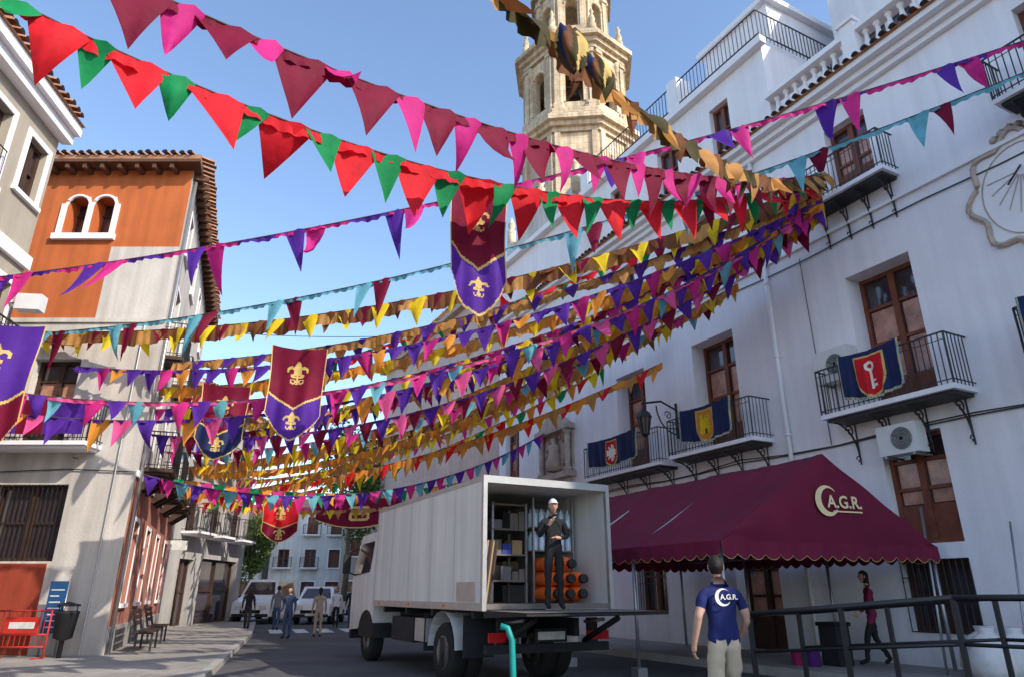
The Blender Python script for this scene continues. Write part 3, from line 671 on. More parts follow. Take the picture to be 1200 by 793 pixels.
bunting((-10.9,16.9,4.6),(-1.0,28.6,6.0),.8,[(.28,.36,G_),(.28,.36,OR),(.28,.36,MG)],seed=21,K=1.4)
bunting((-13.7,33,5.4),(-2.6,33.8,5.9),.5,[(.3,.36,TA),(.3,.36,MR),(.3,.36,YE)],seed=22,band=(.12,TA),K=1.4)
bunting((-13.6,30,6.4),(5.9,16.2,9.0),1.4,[(.3,.36,TA),(.3,.36,OR),(.3,.36,YE)],seed=23,band=(.2,(TA,OR)),K=1.3)
bunting((-13.5,27,7.3),(6.85,14.9,9.7),1.25,[(.3,.4,PU),(.3,.4,TA),(.3,.4,MG)],seed=24,band=(.14,TA),K=1.4)
bunting((-11.4,22.4,5.8),(5.9,16.7,9.0),1.2,[(.3,.4,MG),(.3,.4,TE),(.3,.4,MR),(.3,.4,YE)],seed=25,band=(.04,MG),K=1.4)
bunting((-13.9,32,7.2),(4.5,19.3,9.0),1.1,[(.3,.4,YE),(.3,.4,BR)],seed=26,band=(.16,(OR,TA)),K=1.4)
bunting((-9.6,17.9,5.4),(7.1,14.2,9.6),1.65,[(.3,.4,PU),(.3,.4,PK),(.3,.4,MR)],seed=27,band=(.04,PU),K=1.4)
bunting((-14,35,6.8),(3.1,22,8.8),1.0,[(.3,.4,MG),(.3,.4,TA),(.3,.4,YE)],seed=28,band=(.1,TA),K=1.4)
bunting((-12.6,25.5,4.9),(4.5,19.4,7.9),1.0,[(.3,.4,OR),(.3,.4,TA),(.3,.4,R)],seed=29,band=(.15,(OR,TA)),K=1.4)
# ---- banners
def fleur(x,y):
    if -.15<y<.95 and abs(x)<.24*sin(pi*min(1,max(0,(y+.15)/1.1)))**.8+.02:return True
    if abs(y+.18)<.07 and abs(x)<.42:return True
    if -.75<y<-.1 and abs(x)<.05+.12*max(0,(-y-.25)):return True
    ax=abs(x);d=sqrt((ax-.42)**2+((y-.18)*.9)**2)
    if .17<d<.34 and not(y<.1 and ax>.45):return True
    d=sqrt((ax-.28)**2+(y+.52)**2)
    if .10<d<.20 and y<-.4:return True
    return False
def shieldmask(x,y):
    if y>1:return False
    return abs(x)<.85 and (y>-.1 or abs(x)<.85*sqrt(max(0,1-((y+.1)/.95)**2)))
def cloth(name,P,nu,nv,mf,parent=None):
    mb=MB(name)
    pts=[[P(i/nu,j/nv) for i in range(nu+1)] for j in range(nv+1)]
    for j in range(nv):
        for i in range(nu):
            m=mf((i+.5)/nu,(j+.5)/nv)
            if m:mb.face([pts[j][i],pts[j][i+1],pts[j+1][i+1],pts[j+1][i]],m,sm=True)
    return mb.obj()
def banner(p0,p1,h,top='f_maroon',bot='f_purple',ph=0,swing=.1):
    p0=Vector(p0);p1=Vector(p1);d=p1-p0;w=d.length;n=Vector((d.y,-d.x,0)).normalized()
    def P(u,v):
        return p0+d*u*(1-.06*sin(v*pi))+d*.03*sin(v*pi)-Vector((0,0,h*v+.05*sin(pi*u)*(1-v)))+n*((.06*sin(u*7+ph+v*2)+.035*sin(u*17+ph))*(v+.2)+swing*v*v+.03*sin(v*9+ph))
    def mf(u,v):
        x=abs(u-.5)*2
        lim=1-.28*x**1.6 if x<1 else .7
        if v>lim:return None
        if v>lim-.018 or x>.955:return 'f_gold'
        vv=.50+.16*(1-x)
        if abs(v-vv)<.012:return 'f_gold'
        m=top if v<vv else bot
        if fleur((u-.5)/.27,(.27-v)*h/w/.27):return 'f_gold'
        if fleur((u-.5)/.20,(.80-v)*h/w/.20):return 'f_gold'
        return m
    return cloth('heraldic_banner',P,56,110,mf)
banner((-1.0,9.35,7.72),(-.08,9.75,7.72),2.4,ph=1)
banner((-4.7,12.6,6.0),(-3.65,12.8,5.97),1.9,ph=2,swing=.2)
banner((-6.75,14.3,5.75),(-5.75,14.5,5.7),1.7,ph=3,swing=.3,bot='f_navy')
banner((-8.7,10.0,5.5),(-7.55,10.3,5.5),2.2,ph=4,top='f_purple',bot='f_maroon')
banner((-11.6,32.5,5.5),(-9.9,32.8,5.5),1.9,ph=5,top='f_red',bot='f_maroon')
cloth('heraldic_banner',lambda u,v:Vector((-9.8+4.1*u,35+1.2*u,5.8+.3*u-1.45*v+.5*(u-.5)**2*4*v))+Vector((0,-.05*sin(u*20),0)),60,24,lambda u,v:'f_gold' if v>.95 or abs(abs(u-.5)-.1)<.012 and .3<v<.7 or (abs(v-.5)<.03 and abs(u-.5)<.1) or (abs(v-.3)<.03 and abs(u-.5)<.1) or (abs(v-.7)<.03 and abs(u-.5)<.1) else 'f_maroon')
def bunch(cx,cy,cz,w,h,ph):
    def P(u,v):
        t=u*2*pi;r=w*(.35+.65*sin(pi*min(1,v*.9+.1)))*(1+.28*sin(3*t+ph)+.12*sin(7*t+v*6))
        return Vector((cx+r*cos(t)+.10*v,cy+r*.6*sin(t),cz-h*v+.03*sin(5*t)))
    cloth('hanging_cloth',P,36,18,lambda u,v:['f_olive','f_navy','f_brown','f_olive','f_gold'][int(u*9+v*2.5)%5])
bunch(.50,5.0,6.42,.13,.50,1.0);bunch(.80,5.35,6.40,.09,.36,2.3)
def balcloth(a_,b_,o,z1,h,field,kind):
    def P(u,v):
        s=a_+(b_-a_)*u;z=z1-h*v-.16*sin(pi*u)*(1-.2*v)*(.4 if v<.5 else 1.0)+.1
        return RF(s,o+(.03*sin(u*21+v*2)+.02*sin(u*47))*(.3+v),z)
    w=b_-a_
    def mf(u,v):
        x=(.5-u)*w/(h*.42);y=(.52-v)/.42
        if shieldmask(x,y):
            if not shieldmask(x*1.12,y*1.12):return 'f_gold'
            if kind=='castle':
                if abs(x)<.4 and -.5<y<.35:return 'f_brown' if (abs(x)<.1 and y<-.15) else 'f_yellow'
                if .35<=y<.6 and (abs(x)<.1 or .25<abs(x)<.4):return 'f_yellow'
                return 'f_orange'
            if kind=='cross':
                if abs(x)<.15 and abs(y)<.6 or abs(y)<.15 and abs(x)<.6 or abs(abs(x)-abs(y))<.1 and abs(x)<.4:return 'logo_white'
                return 'f_red'
            if kind=='key':
                r=sqrt(x*x+(y-.4)**2)
                if .12<r<.26 or abs(x)<.07 and -.6<y<.2 or abs(y+.45)<.07 and 0<x<.3 or abs(y+.2)<.06 and 0<x<.25:return 'logo_white'
                return 'f_red'
        if v>.93 or u<.03 or u>.97:return 'f_teal' if int(u*60+v*3)%2 else 'f_gold'
        return field
    cloth('balcony_flag',P,110,50,mf)
balcloth(7.75,9.15,.79,6.15,.95,'f_navy','key')
balcloth(12.35,14.3,.79,6.1,.9,'f_navy','castle')
balcloth(16.2,18.9,.79,6.05,.85,'f_navy','cross')
balcloth(4.0,5.55,.79,6.15,1.2,'f_navy','castle')
cloth('balcony_flag',lambda u,v:FB(4.0+2.6*u,.74+.03*sin(u*25),5.9-.85*v),40,10,lambda u,v:'f_purple' if abs(u-.5)>.12 else 'f_maroon')
mb=MB('overhead_cable')
for L_,R_,sg in(((-9.5,17,9.0),(-13.9,29,8.6),.3),((-10.7,13.5,6.9),(-11.4,17,7.6),.2),((-9.5,17.2,8.2),(5.2,17.9,9.4),.7),((-13.9,29,7.8),(-13.9,37,8.0),.3)):
    L_=Vector(L_);R_=Vector(R_);mb.tube([L_.lerp(R_,t/20)-Vector((0,0,4*sg*(t/20)*(1-t/20))) for t in range(21)],.010,'iron',4)
mb.obj()
# ================================================================ truck
TO=PX*4.95+DX*10.4;TF=FR(TO,PX,DX)
mb=MB('box_truck');F=TF
Wd=2.5;LT=5.7;z0=1.2;z1=3.28
mb.box(F,0,.05,0.02,LT,z0,z1,'truck_white');mb.box(F,Wd-.05,Wd,.02,LT,z0,z1,'truck_white')
mb.box(F,.05,Wd-.05,.02,LT,z1-.06,z1-.002,'truck_white');mb.box(F,.05,Wd-.05,LT-.05,LT-.002,z0,z1-.06,'truck_white')
mb.box(F,.05,Wd-.05,.02,LT-.05,z0,z0+.08,'truck_floor')
for u in(-.012,Wd-.06):
    mb.box(F,u,u+.072,-.03,.05,z0-.02,z1+.02,'truck_alu')
mb.box(F,.06,Wd-.06,-.03,.05,z1-.10,z1+.02,'truck_alu')
mb.box(F,-.012,.0,.05,LT,z0-.02,z0+.1,'truck_alu');mb.box(F,-.012,.0,.05,LT,z1-.07,z1+.01,'truck_alu')
for o in(1.15,2.3,3.45,4.6):mb.box(F,-.004,.0,o,o+.012,z0+.1,z1-.07,'truck_alu')
mb.box(F,-.012,.0,LT-.05,LT,z0+.1,z1-.07,'truck_alu')
mb.box(F,-.014,.0,.25,1.0,z0+.12,z0+.42,'truck_alu')
for o in(1.5,3.3,5.2):mb.box(F,-.02,.0,o,o+.10,z0+.02,z0+.06,'orange_gas')
for u in(.7,1.7):mb.box(F,u,u+.1,-.0,LT+1.4,.78,1.06,'chassis')
for o in(.4,2.2,3.6,5.0):mb.box(F,.05,Wd-.05,o,o+.1,1.06,1.18,'chassis')
mb.box(F,.1,Wd-.1,.02,.14,.55,.68,'chassis')
mb.box(F,.3,.5,.05,.1,.68,1.06,'chassis');mb.box(F,2.0,2.2,.05,.1,.68,1.06,'chassis')
mb.box(F,.12,.55,-.02,.02,.72,.86,'red_light');mb.box(F,1.95,2.38,-.02,.02,.72,.86,'red_light')
mb.box(F,1.0,1.5,-.03,-.01,.74,.86,'paint');mb.box(F,.95,1.55,-.01,.02,.70,.90,'chassis')
mb.box(F,.06,.5,3.2,4.5,.55,1.0,'chassis');mb.box(F,.05,.45,2.5,3.1,.6,1.0,'truck_alu')
for o in (.78,2.55):
    mb.box(F,.03,.6,o-.02,o,.45,1.1,'chassis')
for sgn,u0 in((0,.02),(1,Wd-.55)):
    pts=[(1.7+.62*cos(k*pi/10),.55+.6*sin(k*pi/10)) for k in range(11)]
    for p,q2 in zip(pts,pts[1:]):
        mb.q(F,[(u0,p[0],p[1]),(u0+.53,p[0],p[1]),(u0+.53,q2[0],q2[1]),(u0,q2[0],q2[1])],'truck_white')
def wheel(mb,c,ax,r=.48,w=.28):
    mb.lathe(c,[(r*.55,-w/2),(r*.92,-w/2),(r,-w/2+.04),(r,w/2-.04),(r*.92,w/2),(r*.58,w/2)],'rubber',28,axis=ax)
    mb.lathe(c,[(0,-w/2+.1),(r*.3,-w/2+.08),(r*.5,-w/2+.02),(r*.57,-w/2)],'truck_alu',20,axis=ax)
    mb.lathe(c,[(0,w/2-.1),(r*.3,w/2-.08),(r*.5,w/2-.02),(r*.57,w/2)],'truck_alu',20,axis=ax)
    mb.lathe(c,[(0,-w/2-.02),(.09,-w/2),(.11,-w/2+.1)],'chassis',10,axis=ax)
for u in(.2,.5,Wd-.5,Wd-.2):wheel(mb,F(u,1.7,.48),PX.to_3d())
for u in(.22,Wd-.22):wheel(mb,F(u,6.35,.48),PX.to_3d())
c0,c1=LT+.15,LT+2.05
mb.hexa(F,[(.05,c0,.75),(Wd-.05,c0,.75),(Wd-.05,c1,.6),(.05,c1,.6)],[(.05,c0,1.9),(Wd-.05,c0,1.9),(Wd-.05,c1+.03,1.75),(.05,c1+.03,1.75)],'truck_white')
mb.hexa(F,[(.05,c0,1.901),(Wd-.05,c0,1.901),(Wd-.05,c1+.03,1.751),(.05,c1+.03,1.751)],[(.15,c0,2.85),(Wd-.15,c0,2.85),(Wd-.15,c1-.3,2.8),(.15,c1-.3,2.8)],'truck_white')
mb.face([F(.04,c0+.45,1.92),F(.04,c1-.12,1.85),F(.12,c1-.35,2.6),F(.12,c0+.45,2.62)],'glass')
mb.face([F(.2,c1+.035,1.85),F(Wd-.2,c1+.035,1.85),F(Wd-.28,c1-.23,2.65),F(.28,c1-.23,2.65)],'glass')
mb.box(F,.1,Wd-.1,c1+.03,c1+.16,.4,.75,'chassis')
for u in(.2,Wd-.6):mb.box(F,u,u+.4,c1+.04,c1+.07,.85,1.05,'paint')
mb.box(F,-.28,-.1,c1-.25,c1-.18,1.9,2.35,'chassis');mb.tube([F(.1,c1-.2,2.5),F(-.2,c1-.2,2.4)],.02,'chassis',5);mb.tube([F(.1,c1-.2,1.85),F(-.2,c1-.2,1.95)],.02,'chassis',5)
pts=[(6.35+.6*cos(k*pi/10),.5+.58*sin(k*pi/10)) for k in range(11)]
for p,q2 in zip(pts,pts[1:]):mb.q(F,[(.035,p[0],p[1]),(.5,p[0],p[1]),(.5,q2[0],q2[1]),(.035,q2[0],q2[1])],'chassis')
mb.face([F(.046,p[0],p[1]) for p in pts],'chassis')
mb.hexa(F,[(.0,-1.45,1.14),(Wd,-1.45,1.14),(Wd,-.06,1.08),(.0,-.06,1.08)],[(.0,-1.45,1.17),(Wd,-1.45,1.17),(Wd,-.06,1.18),(.0,-.06,1.18)],'chassis')
mb.q(F,[(.02,-1.44,1.184),(Wd-.02,-1.44,1.184),(Wd-.02,-.08,1.190),(.02,-.08,1.190)],'truck_floor',True)
for u in(.45,1.95):
    mb.tube([F(u,-.9,1.08),F(u,.1,.7)],.045,'chassis',8);mb.tube([F(u,.05,1.0),F(u,-.5,1.05)],.03,'steel',8)
mb.obj()
F=TF;Z=1.285
mb=MB('storage_shelf')
for (u,o) in((.75,1.2),(1.45,1.2),(.75,1.9),(1.45,1.9)):mb.box(F,u,u+.04,o,o+.04,Z,Z+1.75,'steel')
for z in(.35,.8,1.25,1.7):mb.box(F,.75,1.49,1.2,1.94,Z+z,Z+z+.03,'truck_floor')
rnd=random.Random(3)
for z in(.38,.83,1.28):
    u=.8
    while u<1.4:
        w=rnd.uniform(.12,.22);h=rnd.uniform(.15,.34);mb.box(F,u,u+w,1.25,1.6,Z+z,Z+z+h,rnd.choice(['cardboard','crate_blue','dark','truck_floor','grey_cloth']));u+=w+.02
mb.obj()
mb=MB('gas_cylinder_stack')
for j in range(3):
    for i in range(3-(j>1)):
        c=F(1.64+.26*i+.02*j,.8,Z+.15+.25*j)
        mb.lathe(c,[(0,-.38),(.09,-.37),(.125,-.30),(.125,.22),(.08,.32),(.03,.36),(.03,.42),(0,.42)],'orange_gas',14,axis=(-DX).to_3d())
        mb.lathe(c,[(.06,.36),(.08,.36),(.08,.45),(.06,.45)],'chassis',10,axis=(-DX).to_3d())
mb.obj()
mb=MB('water_bottle_pack')
for j in range(2):
    mb.box(F,1.53,2.36,1.0,1.6,Z+.88+j*.42,Z+.90+j*.42,'truck_floor')
    for i in range(6):
        for k in range(3):
            mb.lathe(F(1.58+.145*i,1.08+.15*k,Z+.9+.42*j),[(.055,0),(.06,.02),(.06,.22),(.02,.30),(.02,.34),(0,.34)],'water_blue',8)
for u in(1.5,2.36):mb.box(F,u,u+.03,1.0,1.04,Z,Z+1.85,'steel')
mb.obj()
mb=MB('cargo_crate_pile')
for i in range(40):
    u=rnd.uniform(.1,1.9);o=rnd.uniform(2.2,4.8);z=Z+rnd.choice([0,.4,.8,1.2]);w=rnd.uniform(.3,.6);h=rnd.uniform(.3,.4)
    mb.box(F,u,min(u+w,2.4),o,o+rnd.uniform(.3,.6),z,z+h,rnd.choice(['crate_blue','cardboard','dark','grey_cloth','black_cloth','dark_wood']))
for i in range(7):
    mb.hexa(F,[(.08+i*.05,.35+i*.03,Z),(.11+i*.05,.35+i*.03,Z),(.11+i*.05,.8+i*.03,Z),(.08+i*.05,.8+i*.03,Z)],[(.22+i*.05,.35+i*.03,Z+1.0),(.25+i*.05,.35+i*.03,Z+1.0),(.25+i*.05,.8+i*.03,Z+1.0),(.22+i*.05,.8+i*.03,Z+1.0)],['dark_wood','cardboard','chassis'][i%3])
mb.obj()
mb=MB('steel_post')
mb.tube([(-.13,8.3,1.1),(-.05,8.3,1.08),(.0,8.3,.95),(.02,8.3,.4),(.03,8.3,0)],.035,'teal_steel',10);mb.lathe((.03,8.3,0),[(.14,0),(.14,.02),(.05,.03)],'teal_steel',12);mb.obj()
# ================================================================ tent
TA_=Vector((3.4,11.6));TB_=Vector((7.97,13.36));tu=(TB_-TA_).normalized();TW=(TB_-TA_).length;tv=DX.copy()
TT=FR(TA_,tu,tv);LTt=7.2;ze=2.25;zr=3.84
mb=MB('canopy_tent')
def roofpt(side,f,o):
    u=TW/2*f if side==0 else TW-TW/2*f
    bay=(o%(LTt/3))/(LTt/3);sg=.07*sin(pi*bay)+.09*sin(pi*f)+.014*sin(o*9+f*5)+.01*sin(o*23+f*9)
    return TT(u,o,ze+(zr-ze)*f-sg*(1 if 0<f<1 or f==0 else .4))
for side in(0,1):
    NU,NO=12,60
    for i in range(NU):
        for j in range(NO):
            f0_,f1_=i/NU,(i+1)/NU;o0,o1=LTt*j/NO,LTt*(j+1)/NO
            mb.face([roofpt(side,f0_,o0),roofpt(side,f1_,o0),roofpt(side,f1_,o1),roofpt(side,f0_,o1)],'tent_cloth',sm=True)
for o in(0,LTt):
    n=32
    for i in range(n):
        a_,b_=i/n,(i+1)/n
        h=lambda t:ze+(zr-ze)*(1-abs(2*t-1))
        for j in range(8):
            pt=lambda t,k:TT(TW*t,o-.06*sin(pi*k/8)*sin(pi*t)-.014*sin(t*30+k*.8),ze+(h(t)-ze-.0)*k/8)
            mb.face([pt(a_,j),pt(b_,j),pt(b_,j+1),pt(a_,j+1)],'tent_cloth',sm=True)
def valance(pf,L):
    n=int(L/.28)
    for i in range(n):
        s0=L*i/n;s1=L*(i+1)/n;m=6;pr=None
        for k in range(m+1):
            s=s0+(s1-s0)*k/m;d=.20+.08*sin(pi*k/m);w=.02*sin(s*7)+.012*sin(s*19)
            cur=(pf(s,w*.2,ze+.012),pf(s,w+.02,ze-d),pf(s,w+.02,ze-d-.009))
            if pr:
                mb.face([pr[0],cur[0],cur[1],pr[1]],'tent_cloth',sm=True);mb.face([pr[1],cur[1],cur[2],pr[2]],'f_gold')
            pr=cur
valance(lambda s,w,z:TT(s,-.01-w,z),TW);valance(lambda s,w,z:TT(-.01-w,s,z),LTt);valance(lambda s,w,z:TT(TW+.01+w,s,z),LTt);valance(lambda s,w,z:TT(s,LTt+.01+w,z),TW)
for u in(.06,TW-.06):
    for k in range(4):
        o=.08+(LTt-.16)*k/3
        mb.tube([TT(u,o,0),TT(u,o,ze)],.035,'steel',8);mb.box(TT,u-.1,u+.1,o-.1,o+.1,0.0,.17,'steel')
for k in range(4):
    o=.08+(LTt-.16)*k/3
    mb.tube([TT(.06,o,ze-.03),TT(TW/2,o,zr-.12),TT(TW-.06,o,ze-.03)],.025,'steel',6);mb.tube([TT(.06,o,ze-.03),TT(TW-.06,o,ze-.03)],.02,'steel',6)
mb.tube([TT(.06,.08,ze-.04),TT(.06,LTt-.08,ze-.04)],.025,'steel',6);mb.tube([TT(TW-.06,.08,ze-.04),TT(TW-.06,LTt-.08,ze-.04)],.025,'steel',6)
tent=mb.obj()
def text3d(name,s,size,loc,U,mat,parent,ext=.002):
    cu=bpy.data.curves.new(name,'FONT');cu.body=s;cu.size=size;cu.extrude=ext;cu.offset=.006*size/.3;cu.align_x='CENTER'
    o=bpy.data.objects.new(name,cu);COL.objects.link(o);cu.materials.append(MATS[mat])
    U=Vector(U).normalized();Zv=Vector((0,0,1));Nn=U.cross(Zv)
    o.matrix_world=Matrix(((U.x,Zv.x,Nn.x,loc[0]),(U.y,Zv.y,Nn.y,loc[1]),(U.z,Zv.z,Nn.z,loc[2]),(0,0,0,1)))
    if parent:
        mw=o.matrix_world.copy();o.parent=parent;o.matrix_parent_inverse=parent.matrix_world.inverted();o.matrix_world=mw
    return o
text3d('logo_text','A.G.R.',.30,TT(TW/2+.24,-.10,2.87),tu.to_3d(),'logo_gold',tent)
def crescent(c,U,r,mat,name,parent):
    mb=MB(name);U=Vector(U);Zv=Vector((0,0,1));n=24
    o_=[(cos(t),sin(t)) for t in [radians(40)+radians(280)*k/n for k in range(n+1)]]
    i_=[(.22+.72*cos(t),.05+.78*sin(t)) for t in [radians(46)+radians(268)*k/n for k in range(n+1)]]
    for k in range(n):
        mb.face([Vector(c)+U*p[0]*r+Zv*p[1]*r for p in(o_[k],o_[k+1],i_[k+1],i_[k])],mat)
    o=mb.obj();o.parent=parent;return o
crescent(TT(TW/2-.16,-.105,2.98),tu.to_3d(),.27,'logo_gold','logo_crescent',tent)
mbu=MB('logo_underline')
mbu.box(TT,TW/2-.05,TW/2+.62,-.103,-.10,2.79,2.815,'logo_gold');ou=mbu.obj();ou.parent=tent
# ================================================================ ramp & railing
f0=Vector((3.45,10.7));f1=Vector((6.9,6.45));fu=(f1-f0).normalized();fn=Vector((-fu.y,fu.x));FL=(f1-f0).length;FF=FR(f0,fu,fn)
mb=MB('ramp_handrail')
def rz(u):return .0+.36*min(1,u/2.8)
def top(u):return 1.16+.24*min(1,u/2.8)
for off in(0,1.35):
    n=4
    for i in range(n+1):
        u=FL*i/n;mb.box(FF,u-.028,u+.028,off-.028,off+.028,0 if off==0 else rz(u),top(u),'iron')
        if i<n:
            u2=FL*(i+1)/n
            for (h1,r) in((0,.036),(-.50,.022)):
                mb.tube([FF(u,off,top(u)+h1),FF(u2,off,top(u2)+h1)],r,'iron',6)
mb.box(FF,-.03,.03,-.03,1.38,1.13,1.17,'iron')
mb.obj()
mb=MB('access_ramp')
mb.hexa(FF,[(-.2,.05,0),(2.8,.05,0),(2.8,1.3,0),(-.2,1.3,0)],[(-.2,.05,.02),(2.8,.05,.34),(2.8,1.3,.34),(-.2,1.3,.02)],'chassis')
mb.box(FF,2.8,FL,.05,1.3,0,.342,'chassis');mb.obj()
mb=MB('rubble_sack')
for (u,o,r) in((7.3,.8,.45),(6.8,.9,.4),(7.0,1.3,.35)):
    mb.lathe(RF(u,o,.15),[(r*.8,0),(r,.15),(r*.95,.4),(r*.6,.62),(r*.3,.7),(r*.35,.78),(0,.76)],'sack',10)
mb.obj()
mb=MB('plastic_bucket');mb.lathe(RF(10.2,2.0,.15),[(.11,0),(.14,.26),(.15,.26),(.15,.28),(.12,.28),(.10,.02),(0,.02)],'pink_plastic',14);mb.obj()
mb=MB('plastic_bucket');mb.lathe(RF(9.9,1.95,.15),[(.11,0),(.14,.26),(.15,.26),(.15,.28),(.12,.28),(.10,.02),(0,.02)],'purple_plastic',14);mb.obj()
mb=MB('rubbish_bin');mb.box(RF,9.6,9.98,1.2,1.6,.15,.85,'chassis');mb.box(RF,9.57,10.01,1.17,1.63,.85,.92,'dark');mb.obj(bevel=.02)
mb=MB('scaffold_pole');mb.tube([RF(7.9,1.1,.15),RF(8.3,.25,3.0)],.025,'steel',6);mb.tube([RF(6.6,1.1,.15),RF(6.75,.3,2.6)],.02,'steel',6);mb.obj()
# ================================================================ left street furniture
mb=MB('crowd_barrier')
Fb=FR((-12.5,16.1),(1,.02),(0,-1))
for k in range(2):
    u=k*1.25
    for x in(u,u+1.15):mb.tube([Fb(x,0,.12),Fb(x,0,1.1)],.02,'barrier_red',6)
    for z in(.35,.6,1.08):mb.tube([Fb(u,0,z),Fb(u+1.15,0,z)],.018,'barrier_red',6)
    for i in range(9):mb.tube([Fb(u+.12+.115*i,0,.35),Fb(u+.12+.115*i,0,1.08)],.008,'barrier_red',4,cap=False)
    mb.box(Fb,u+.2,u+.95,.02,.03,.62,.95,'barrier_red');mb.box(Fb,u+.3,u+.85,.03,.033,.72,.85,'paint')
    for x in(u+.1,u+1.05):mb.tube([Fb(x,-.25,.13),Fb(x,.25,.13)],.018,'barrier_red',5)
mb.obj()
mb=MB('information_sign');Fi=FR((-10.5,16.6),(1,0),(0,-1))
mb.tube([Fi(0,0,.12),Fi(0,0,1.7)],.025,'steel',8);mb.tube([Fi(.36,0,.12),Fi(.36,0,1.7)],.025,'steel',8);mb.box(Fi,-.02,.38,.03,.06,.6,1.7,'sign_blue')
for k in range(7):mb.box(Fi,.03,.33-.05*(k%3),.06,.063,.72+.13*k,.745+.13*k,'paint')
mb.obj()
mb=MB('litter_bin');c=(-9.85,16.3,.12)
mb.lathe(c,[(.05,0),(.05,.35),(.19,.4),(.23,.9),(.25,.92),(.22,.95),(.18,.5),(0,.5)],'chassis',14);mb.lathe(c,[(.22,1.05),(.24,1.08),(.0,1.15)],'chassis',14)
for s2 in(-1,1):mb.tube([(c[0]+.2*s2,c[1],1.0),(c[0]+.2*s2,c[1],1.2)],.012,'chassis',4)
mb.obj()
for bx in(17.6,20.4):
    pb=C0+ub*(bx-17.0)+nb*.25
    mb=MB('park_bench');Fn=FR(pb,ub,nb)
    for k in range(4):mb.box(Fn,0,1.8,.28+.11*k,.37+.11*k,.55,.585,'dark_wood')
    for k in range(3):mb.box(Fn,0,1.8,.20-.03*k,.23-.03*k,.70+.13*k,.80+.13*k,'dark_wood')
    for u in(.2,1.55):
        mb.box(Fn,u,u+.05,.28,.33,.12,.55,'iron');mb.box(Fn,u,u+.05,.62,.67,.12,.55,'iron');mb.box(Fn,u+.001,u+.049,.33,.62,.51,.549,'iron')
        mb.hexa(Fn,[(u,.24,.55),(u+.05,.24,.55),(u+.05,.30,.55),(u,.30,.55)],[(u,.10,1.08),(u+.05,.10,1.08),(u+.05,.14,1.08),(u,.14,1.08)],'iron')
    mb.obj()
mb=MB('shop_sign');mb.box(FS,11.2,11.28,.1,.75,3.0,3.35,'paint');mb.tube([FS(11.24,0,3.4),FS(11.24,.75,3.4)],.015,'iron',5);mb.obj()
mb=MB('security_camera_box');mb.box(FA,11.3,11.55,.2,.7,7.05,7.4,'ac_white');mb.tube([FA(11.4,0,7.2),FA(11.4,.3,7.2)],.03,'steel',6);mb.obj()
# ================================================================ vehicles
def car(name,loc,yaw,kind,col):
    mb=MB(name);c,s=cos(yaw),sin(yaw);F=FR(loc,(c,s),(-s,c))
    if kind=='van': w,L,hb,ht=1.9,4.7,1.15,2.1;prof=[(-L/2,.35),(-L/2,ht),(L/2-1.6,ht),(L/2-1.0,1.25),(L/2-.05,1.0),(L/2,.35)]
    elif kind=='pickup': w,L,hb,ht=1.8,4.6,1.0,1.75;prof=[(-L/2,.4),(-L/2,1.0),(-.3,1.05),(-.2,ht),(.8,ht),(1.4,1.1),(L/2-.05,.95),(L/2,.4)]
    else: w,L,hb,ht=1.75,4.2,.95,1.5;prof=[(-L/2,.35),(-L/2,.95),(-L/2+.35,1.4),(-.9,ht),(.5,ht),(1.15,1.0),(L/2-.1,.85),(L/2,.35)]
    def X(p,sd):
        tuck=max(0,(p[1]-hb))*.22;return F(sd*(w/2-tuck),p[0],p[1])
    n=len(prof)
    for i in range(n):
        p,q2=prof[i],prof[(i+1)%n];mb.face([X(p,-1),X(q2,-1),X(q2,1),X(p,1)],col)
    for sd in(-1,1):mb.face([X(p,sd) for p in prof],col)
    for i in range(n-1):
        p,q2=prof[i],prof[i+1]
        if p[1]>q2[1] and p[1]>hb+.3 and p[0]>0 or (p[1]<q2[1] and q2[1]>hb+.3 and p[0]<0 and kind=='car' and p[1]>.9):
            a_=(p[0]+(q2[0]-p[0])*.16,p[1]+(q2[1]-p[1])*.16);b_=(p[0]+(q2[0]-p[0])*.88,p[1]+(q2[1]-p[1])*.88)
            nn=Vector((0,0,.012))+(F(0,1,0)-F(0,0,0))*(.012 if p[0]>0 else -.012)
            A=[F(-(w/2-.32),*a_),F(w/2-.32,*a_),F(w/2-.16,*b_),F(-(w/2-.16),*b_)];mb.face([x+nn for x in A],'glass')
    for sd in(-1,1):
        zt=ht-.12;zb=hb+.05
        x0=-L/2+.5 if kind!='pickup' else -.1;x1=(L/2-1.7 if kind=='van' else .55 if kind=='car' else .8)
        mb.face([F(sd*(w/2+.004-max(0,zb-hb)*.22),x0,zb),F(sd*(w/2+.004-max(0,zb-hb)*.22),x1+.35,zb),F(sd*(w/2+.006-(zt-hb)*.22),x1,zt),F(sd*(w/2+.006-(zt-hb)*.22),x0+.15,zt)],'glass')
        for o in(-L/2+.8,L/2-.8):wheel(mb,F(sd*(w/2-.08),o,.32),F(1,0,0)-F(0,0,0),.32,.2)
        mb.box(F,sd*(w/2-.35)-.16,sd*(w/2-.35)+.16,L/2-.03,L/2+.012,.68,.86,'paint')
        mb.box(F,sd*(w/2+.1)-.08,sd*(w/2+.1)+.08,L/2-1.45,L/2-1.35,hb+.02,hb+.18,'chassis')
        mb.box(F,sd*(w/2-.12)-.1,sd*(w/2-.12)+.1,-L/2-.012,-L/2+.02,.7,.95,'red_light')
    mb.box(F,-.5,.5,L/2-.01,L/2+.015,.5,.66,'dark');mb.box(F,-.26,.26,L/2+.015,L/2+.025,.40,.51,'paint');mb.box(F,-w/2+.05,w/2-.05,L/2-.05,L/2+.01,.33,.48,'chassis')
    mb.obj(bevel=.03)
car('delivery_van',(-12.9,38.5),pi,'van','car_white')
